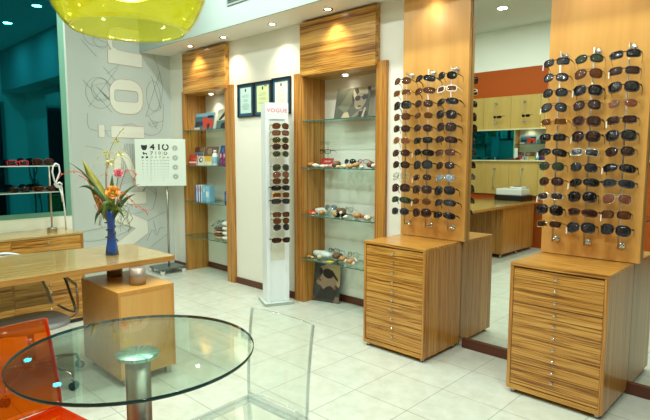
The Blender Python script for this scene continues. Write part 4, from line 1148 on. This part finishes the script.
pl2 = thing('contact_lens_box', 'flat pale blue box face at the end of the lens box row', 'box', (-5.645, 3.705, S1[2]), rz=math.radians(8))
obj('carton', MB().box(-.038, .038, 0, .09, 0, .20), plain('carton_paleblue', '86c0dc', .4), pl2, bevel=.0015)
c_ = MB(); c_.patch([(-.03, .06), (.02, .06), (.02, .13), (-.03, .13)], -.0002, 0); obj('printed_band', c_, cols('d4e6ee'), pl2)
bottle('dark blue bottle with grey cap on the third magazine niche shelf', -5.235, 3.72, S1[2], .038, .20, plain('bottle_blue', '1c3c7c', .3), plain('cap_grey', '8f9aa0', .4), plain('label_blue', '2c78b0', .5))

def pillow(mb, c, w, d, h, seed, mi=0):
    rnd = random.Random(seed); ph = [rnd.uniform(0, 6) for _ in range(6)]
    def wp_(v_):
        q = v_ - Vector(c)
        q.x = math.copysign(abs(q.x/w)**.6, q.x)*w; q.y = math.copysign(abs(q.y/d)**.6, q.y)*d
        q.z *= 1+.12*math.sin(q.x*60+ph[0])+.1*math.sin(q.y*50+ph[1])
        q.x += .004*math.sin(q.z*120+ph[2])
        return Vector(c)+q
    mb.ell(c, (w, d, h), 20, 10, mi, wp_)
bagm = plain('cloth_white', 'e6e6de', .6); bagb = plain('cloth_brown', '6a5038', .7); bagt = plain('cloth_tan', 'b9a27c', .7)
film = glassy('plastic_film', 'eef4f2', 1.2, .08, .25, 'eef0ee')
z = S1[3]
for i, (m, h, lab) in enumerate(((bagt, .020, 'tan cloth pouch at the bottom of the smaller pile'), (bagb, .017, 'dark brown cloth pouch second in the smaller pile'), (bagt, .017, 'tan cloth pouch third in the smaller pile'), (bagb, .018, 'brown cloth pouch on top of the smaller pile'))):
    m_ = MB(); pillow(m_, (0, 0, h), .085, .09, h, i); tag(obj('cloth_pouch', m_, m, loc=(-5.43, 3.76, z)), lab, 'pouch', 'cloth pouches on bottom shelf'); z += h*1.98
z = S1[3]
for i in range(4):
    h = .030
    m_ = MB(); pillow(m_, (0, 0, h), .083, .10, h, 20+i); tag(obj('wrapped_cloth', m_, bagm, loc=(-5.235, 3.76, z)), ['folded white cloth at the bottom of the wrapped pile', 'second folded white cloth in the wrapped pile', 'third folded white cloth in the wrapped pile', 'folded white cloth on top of the wrapped pile'][i], 'cloth', 'folded white cloths on bottom shelf'); z += h*1.98
m_ = MB()
rnd = random.Random(5)
def crumple(v_):
    q = v_; n_ = .022*math.sin(q.x*70+q.z*60)+.016*math.sin(q.y*90+q.x*40+1)+.012*math.sin(q.z*120+2)
    return Vector((q.x+n_, q.y+n_*.5, max(.0, q.z+n_*.8)))
m_.ell((0, 0, .035), (.15, .09, .04), 26, 14, 0, crumple)
tag(obj('plastic_bag', m_, film, loc=(-5.42, 3.77, S1[3]+.144)), 'crumpled clear plastic bag lying on the small pouch pile', 'bag')

# ------------------------------------------------------------------ shell niche
skin = 'b9a58a'
def smooth_closed(p, m=5):
    out = []; n = len(p)
    for i in range(n):
        p0, p1, p2, p3 = (Vector(p[(i+q) % n]) for q in (-1, 0, 1, 2))
        for k in range(m):
            t = k/m; q = .5*((2*p1)+(p2-p0)*t+(2*p0-5*p1+4*p2-p3)*t*t+(3*p1-p0-3*p2+p3)*t**3)
            out.append((q.x, q.y))
    return out
def poster(name, label, loc, rot, w, h, base_c, pal, patches, txt=None, txt_at=(0, 0), txt_size=.03):
    t = thing(name, label, 'poster', loc, rot=rot)
    m_ = MB(); m_.box(-w/2, w/2, 0, .008, 0, h); obj('card', m_, plain('card_'+base_c, base_c, .35), t)
    c_ = MB()
    for k, (mi_, poly_) in enumerate(patches):
        if 5 <= len(poly_) < 18: poly_ = smooth_closed(poly_)
        c_.patch([(min(1, max(0, u))*w-w/2, min(1, max(0, v_))*h) for u, v_ in poly_], -.0001-.00035*k, mi_, .0003)
    obj('printed_image', c_, cols(*pal), t)
    if txt: obj('lettering', text_mesh(txt, txt_size, plain('poster_white', 'dcdccf', .5), .0003), None, t, loc=(txt_at[0]*w-w/2, -.0004-.00035*len(patches), txt_at[1]*h), rot=(PI/2, 0, 0))
def el(cu, cv, ru, rv, rot=0, n=18):
    return [(cu+ru*math.cos(2*PI*i/n)*math.cos(rot)-rv*math.sin(2*PI*i/n)*math.sin(rot), cv+ru*math.cos(2*PI*i/n)*math.sin(rot)+rv*math.sin(2*PI*i/n)*math.cos(rot)) for i in range(n)]
poster('poster', 'dark poster card of a face in sunglasses on the top shell niche shelf', (-3.345, 3.80, S2[0]), (math.radians(-12), 0, math.radians(4)), .40, .31, '4c4e40',
       ('66684f', '35352c', '9a8c70', 'b4ab8a', '2c241e', '777258', '2e1c1a', 'b0a080'),
       [(0, [(.1, .4), (.45, 1), (.75, 1), (.35, .2)]), (1, el(.72, .70, .24, .30)), (3, [(.5, .98), (.66, .70), (.6, .55), (.52, .75)]), (2, el(.75, .60, .17, .30, -.2)), (3, [(.62, 1), (.92, 1), (.95, .78), (.7, .82)]), (4, el(.66, .66, .085, .085)), (4, el(.86, .68, .075, .085)), (4, rc(.7, .67, .82, .70)), (6, el(.74, .40, .06, .025)), (7, [(.2, .0), (.3, .22), (.42, .24), (.52, .0)]), (5, [(.5, .05), (.8, .32), (.86, .28), (.6, 0)]), (6, rc(.74, .0, .97, .24)), (7, [(.82, .0), (.9, .35), (.94, .34), (.88, 0)])], None)
poster('poster', 'tall grey poster of an upturned face in sunglasses under the lowest shell shelf', (-3.665, 3.80, 0), (math.radians(-6), 0, math.radians(14)), .315, .45, '3c413e',
       ('2c2d2a', '8f7a64', '1c1a17', 'a8966e', '6d4c3e', '7a6a56', '2b2a28'),
       [(0, [(.1, .05), (.9, .1), (.95, .5), (.4, .45)]), (3, [(.42, .80), (.55, .93), (.8, .96), (1, .82), (1, .4), (.86, .44), (.88, .7), (.6, .82)]), (1, [(.22, .72), (.30, .60), (.13, .47), (.16, .40), (.30, .36), (.45, .26), (.72, .22), (.86, .42), (.90, .66), (.72, .80), (.45, .83), (.30, .82)]), (3, [(.4, .84), (.62, .88), (.86, .76), (.9, .5), (.8, .62), (.62, .78)]), (0, [(.36, .25), (.62, .38), (.80, .3), (.84, .1), (.5, .08)]), (2, el(.55, .66, .20, .11, -.12)), (2, el(.28, .70, .07, .08)), (2, [(.62, .70), (.92, .50), (.94, .54), (.7, .75)]), (4, el(.24, .51, .09, .028, -.3)), (5, [(.78, .0), (1, .0), (1, .14), (.86, .16)]), (4, el(.05, .08, .05, .06)), (4, el(.84, .36, .05, .06))], 'MYLLE', (.42, .955), .040)
shell_cols = {'tan': plain('shell_tan', 'c89a5c', .5, noise=.35, nscale=90), 'brown': plain('shell_brown', '80583a', .5, noise=.3, nscale=90), 'white': plain('shell_white', 'e6e2d6', .5, noise=.1, nscale=80), 'orange': plain('shell_orange', 'c79258', .5, noise=.3, nscale=80), 'cream': plain('shell_cream', 'dcc79c', .5, noise=.2, nscale=80)}
def shell(x, y, z, r, c1, label, kind='snail'):
    t = thing('seashell', label, 'seashell', (x, y, z), group='seashells in the shell niche', rz=random.uniform(0, 6))
    m_ = MB()
    if kind == 'snail':
        p = []; rr_ = []
        for i in range(26):
            a = i*.55; q = 1-i/27; p.append((r*.48*q*math.cos(a), r*.48*q*math.sin(a), r*(.58+.62*(1-q)))); rr_.append(r*(.56*q+.03))
        m_.ring_tube(p, rr_, 10)
        obj('whorl', m_, shell_cols[c1], t)
        m2 = MB(); m2.ell((r*.55, -r*.1, r*.40), (r*.42, r*.30, r*.40), 12, 8); obj('shell_lip', m2, shell_cols['white'], t)
    elif kind == 'cone':
        m_.M = Matrix.Rotation(PI/2*.93, 4, 'Y'); m_.lathe([(0, -r*1.5), (r*.2, -r*1.2), (r*.45, -r*.5), (r*.62, .3*r), (r*.4, .7*r), (r*.3, r*.75), (r*.24, r), (r*.1, 1.2*r), (0, 1.3*r)], 16)
        m_.v = [(a, b_, c_+r*.55) for a, b_, c_ in m_.v]
        obj('whorl', m_, shell_cols[c1], t)
        m2 = MB(); m2.ell((0, -r*.5, r*.42), (r*.7, r*.2, r*.3), 12, 8); obj('shell_lip', m2, shell_cols['white'], t)
    else:
        m_.ell((0, 0, r*.45), (r, r*.85, r*.5), 24, 8, 0, lambda v_: Vector((v_.x*(1+.05*math.cos(10*math.atan2(v_.y, v_.x))), v_.y*(1+.05*math.cos(10*math.atan2(v_.y, v_.x))), max(0, v_.z))))
        obj('valve', m_, shell_cols[c1], t)
def starfish(x, y, z, r, mat, label, tilt=0):
    m_ = MB(); n = 20; top = []; 
    for k in range(n):
        a = 2*PI*k/n; q = r*(.30+.70*(max(0, math.cos(2.5*(a % (2*PI/5)-0)) if False else abs(math.cos(2.5*a)))**2.2)); top.append((q*math.cos(a), q*math.sin(a), .004))
    vs = top + [(a*1.0, b_*1.0, 0) for a, b_, c_ in top] + [(0, 0, r*.28)]
    m_.add(vs, [(k, (k+1) % n, 2*n) for k in range(n)] + [(k, n+k, n+(k+1) % n, (k+1) % n) for k in range(n)] + [tuple(range(n, 2*n))[::-1]], 0, False)
    o = obj('starfish', m_, mat, loc=(x, y, z), rot=(tilt, 0, .4)); tag(o, label, 'starfish')
z = S2[1]
booklet('folded_card', 'small red card with white band on second shell shelf beside the stile', 'card', -3.70, 3.84, z, .17, .095, .006, math.radians(-20), 0, 'c83a38', [(1, rc(.0, .1, 1, .3)), (2, rc(.3, .55, .8, .75))], pal=('e8e4dc', 'e0a0a0'))
shell(-3.80, 3.73, z, .040, 'orange', 'orange snail shell in front of the red card', 'snail')
shell(-3.72, 3.72, z, .034, 'white', 'white shell in front of the red card', 'cone')
shell(-3.64, 3.73, z, .026, 'white', 'small white shell right of the red card', 'scallop')
shell(-3.57, 3.72, z, .024, 'cream', 'small cream shell beside the brown-topped snail shell', 'cone')
shell(-3.475, 3.75, z, .056, 'brown', 'large brown and white snail shell on second shell shelf', 'snail')
shell(-3.40, 3.70, z, .026, 'cream', 'cream scallop beside the large snail shell on second shelf', 'scallop')
shell(-3.33, 3.71, z, .034, 'cream', 'cream shell in the middle of second shell shelf', 'cone')
shell(-3.25, 3.70, z, .038, 'orange', 'orange scallop shell in front of the red glasses', 'scallop')
shell(-3.22, 3.76, z, .042, 'tan', 'tan snail shell behind the orange scallop', 'snail')
shell(-3.12, 3.72, z, .026, 'white', 'white shell near the far end of second shell shelf', 'scallop')
shell(-3.045, 3.76, z, .050, 'brown', 'brown snail shell near the outer end of second shell shelf', 'snail')
shell(-2.97, 3.72, z, .038, 'white', 'white snail shell at the outer end of second shell shelf', 'snail')
glasses(O, 'black', 'grey', 'black oval glasses lying behind the cream shells on second shell shelf', 'glasses in the shell niche', (-3.35, 3.80, z+.062), (math.radians(-14), 0, .1))
glasses(R, 'red', 'clear', 'red-framed clear glasses behind the tan shell on second shell shelf', 'glasses in the shell niche', (-3.17, 3.79, z+.062), (math.radians(-14), 0, .1), name='eyeglasses')
# pair on a clear stand near the inner stile
hs = thing('eyeglass_stand', 'slender clear stand holding eyeglasses on second shell shelf', 'display stand', (-3.66, 3.83, z))
obj('post', MB().cyl((0, 0, .006), (0, 0, .25), .004, 8), acryl_edge, hs); obj('base', MB().lathe([(0, 0), (.03, 0), (.03, .005), (0, .006)], 20), acryl_edge, hs)
ar = MB(); ar.cyl((0, 0, .16), (0, -.055, .16), .003, 6); ar.cyl((0, 0, .245), (0, -.055, .245), .003, 6); obj('arm', ar, acryl_edge, hs)
glasses(R, 'black', 'clear', 'black-rimmed clear glasses on the slender stand', 'glasses in the shell niche', (-3.66, 3.772, z+.157), (0, 0, .1), name='eyeglasses')
glasses(X_, 'silver', 'clear', 'rimless clear glasses at the top of the slender stand', 'glasses in the shell niche', (-3.66, 3.772, z+.242), (0, 0, .1), name='eyeglasses')
z = S2[2]
booklet('folded_card', 'flat red card leaning low on the third shell shelf', 'card', -3.80, 3.72, z, .13, .035, .006, math.radians(-25), 0, 'd8402c', [(1, rc(.1, .2, .5, .4))], pal=('e88a70',))
def cushion(x, y, z, w, d, h, label):
    m_ = MB(); pillow(m_, (0, 0, h), w, d, h, 3); tag(obj('display_cushion', m_, plain('cushion_white', 'dde8e6', .7), loc=(x, y, z)), label, 'cushion')
cushion(-3.73, 3.82, z, .085, .05, .028, 'small white cushion on the third shell shelf')
shell(-3.645, 3.72, z, .040, 'orange', 'orange snail shell beside the white cushion on third shelf', 'snail')
shell(-3.74, 3.70, z, .022, 'cream', 'tiny cream shell in front of the third shelf cushion', 'scallop')
shell(-3.475, 3.82, z, .062, 'brown', 'big brown snail shell on the third shell shelf', 'snail')
shell(-3.43, 3.70, z, .040, 'tan', 'tan shell in front of the big brown one on third shelf', 'cone')
shell(-3.33, 3.74, z, .032, 'white', 'white shell in the middle of third shell shelf', 'scallop')
shell(-3.28, 3.68, z, .026, 'white', 'small white shell at the front of third shell shelf', 'cone')
shell(-3.165, 3.72, z, .048, 'orange', 'round orange shell in front of the red starfish', 'snail')
starfish(-3.20, 3.85, z+.0, .075, plain('starfish_red', 'b8402e', .7), 'red starfish behind the round orange shell')
shell(-3.07, 3.74, z, .032, 'white', 'white shell right of the round orange one on third shelf', 'snail')
shell(-3.02, 3.70, z, .036, 'cream', 'cream shell near the outer end of third shell shelf', 'cone')
shell(-2.965, 3.83, z, .062, 'brown', 'brown snail shell at the outer end of third shell shelf', 'snail')
glasses(O, 'silver', 'blue', 'silver glasses with bluish lenses behind the third shelf cushion', 'glasses in the shell niche', (-3.60, 3.80, z+.075), (math.radians(-16), 0, .3))
glasses(A, 'silver', 'clear', 'silver aviator glasses right of the big brown shell on third shelf', 'glasses in the shell niche', (-3.36, 3.79, z+.07), (math.radians(-20), 0, -.2), name='eyeglasses')
glasses(R, 'black', 'dark', 'black sunglasses lying at the front of the third shell shelf', 'glasses in the shell niche', (-3.35, 3.68, z+.022), (math.radians(-6), 0, .2))
z = S2[3]
cushion(-3.70, 3.80, z, .12, .055, .032, 'long white cushion on the lowest shell shelf')
shell(-3.645, 3.70, z, .034, 'cream', 'cream shell in front of the long white cushion', 'snail')
shell(-3.79, 3.69, z, .024, 'orange', 'small orange shell at the inner end of the lowest shelf', 'scallop')
shell(-3.735, 3.68, z, .020, 'cream', 'tiny cream shell at the inner end of the lowest shelf', 'scallop')
shell(-3.475, 3.77, z, .060, 'brown', 'large brown snail shell on the lowest shell shelf', 'snail')
starfish(-3.47, 3.66, z, .042, plain('starfish_yellow', 'd8c030', .6), 'yellow star shape at the front of the lowest shelf')
shell(-3.36, 3.73, z, .048, 'orange', 'orange snail shell right of the brown one on lowest shelf', 'snail')
shell(-3.22, 3.68, z, .052, 'orange', 'orange round shell near the front of the lowest shelf', 'snail')
shell(-3.28, 3.83, z, .038, 'white', 'white shell behind the orange ones on the lowest shelf', 'cone')
shell(-3.07, 3.74, z, .050, 'orange', 'orange shell beside the drawer cabinet on the lowest shelf', 'snail')
glasses(R, 'brown', 'clear', 'thin brown glasses lying across the long white cushion', 'glasses in the shell niche', (-3.56, 3.80, z+.085), (math.radians(-14), 0, .1), name='eyeglasses')
glasses(A, 'gold', 'clear', 'thin gold glasses behind the orange shells on lowest shelf', 'glasses in the shell niche', (-3.30, 3.80, z+.075), (math.radians(-14), 0, .1), name='eyeglasses')

# ------------------------------------------------------------------ wall behind the viewer, seen in the mirrors
for r_, (z0, z1) in enumerate(((1.96, 2.50), (.86, 1.42))):
    for k in range(7):
        x0 = -5.13 + .4895*k - .245
        t = thing('eyewear_wall_display', f"pale maple wall panel with a rod, {('upper','lower')[r_]} row, seen in the mirror", 'display panel', (x0, FY+.004, z0), group=f"{('upper','lower')[r_]} maple panels seen in the mirror")
        obj('board', MB().box(.002, .4875, 0, .03, 0, z1-z0), maple_far, t, bevel=.002)
        if k < 6:
            ro = obj('rod', MB().cyl((.235, .095, .08), (.235, .095, .45), .005, 8), steel, t)
            for zz_ in (.10, .43): obj('mount_disc', knobdisc, None, ro, loc=(.235, .0302, zz_), rot=(-PI/2, 0, 0))
            if r_ == 0:
                glasses((R, O, W_)[k % 3], 'black', 'dark', 'black sunglasses on the upper maple panels seen in the mirror', 'sunglasses on the far wall', (x0+.315, FY+.20, z0+.19), (math.radians(10), 0, PI+.1))
band = thing('mirror_shelf', 'mirror strip with pale wooden shelf edges on the far wall', 'mirror', (-5.37, FY+.004, 1.42))
obj('mirror_strip', MB().box(0, 3.6, 0, .012, .02, .52), mirror_m, band)
s_ = MB(); s_.box(0, 3.6, 0, .06, 0, .02); s_.box(0, 3.6, 0, .06, .52, .54); obj('shelf_edge', s_, plain('edge_cream', 'd8cfa4', .4), band)

# ------------------------------------------------------------------ camera
YAW, PITCH, ROLL, FPX = math.radians(44.0203), math.radians(5.8699), math.radians(.0589), 522.48
cam = bpy.data.cameras.new('camera'); co = bpy.data.objects.new('camera', cam); COL.objects.link(co)
cam.sensor_fit = 'HORIZONTAL'; cam.sensor_width = 36; cam.lens = FPX/650*36; cam.clip_start = .02
fw = Vector((-math.sin(YAW)*math.cos(PITCH), math.cos(YAW)*math.cos(PITCH), -math.sin(PITCH)))
rt = Vector((math.cos(YAW), math.sin(YAW), 0)); up = rt.cross(fw)
r2 = rt*math.cos(ROLL)+up*math.sin(ROLL); u2 = -rt*math.sin(ROLL)+up*math.cos(ROLL)
M = Matrix((r2, u2, -fw)).transposed().to_4x4(); M.translation = (0, 0, 1.5)
co.matrix_world = M
scene.camera = co

w = bpy.data.worlds.new('world'); scene.world = w; w.use_nodes = True
w.node_tree.nodes['Background'].inputs[0].default_value = (.8, .9, .9, 1); w.node_tree.nodes['Background'].inputs[1].default_value = .02
vs_ = scene.view_settings
scene.display_settings.display_device = 'sRGB'
vs_.view_transform = 'Standard'; vs_.look = 'None'; vs_.gamma = 1; vs_.use_curve_mapping = False; vs_.exposure = 0.22
cy = scene.cycles
cy.max_bounces = 14; cy.diffuse_bounces = 6; cy.glossy_bounces = 8; cy.transparent_max_bounces = 24; cy.transmission_bounces = 8
cy.caustics_reflective = False; cy.caustics_refractive = False
cy.sample_clamp_indirect = 6
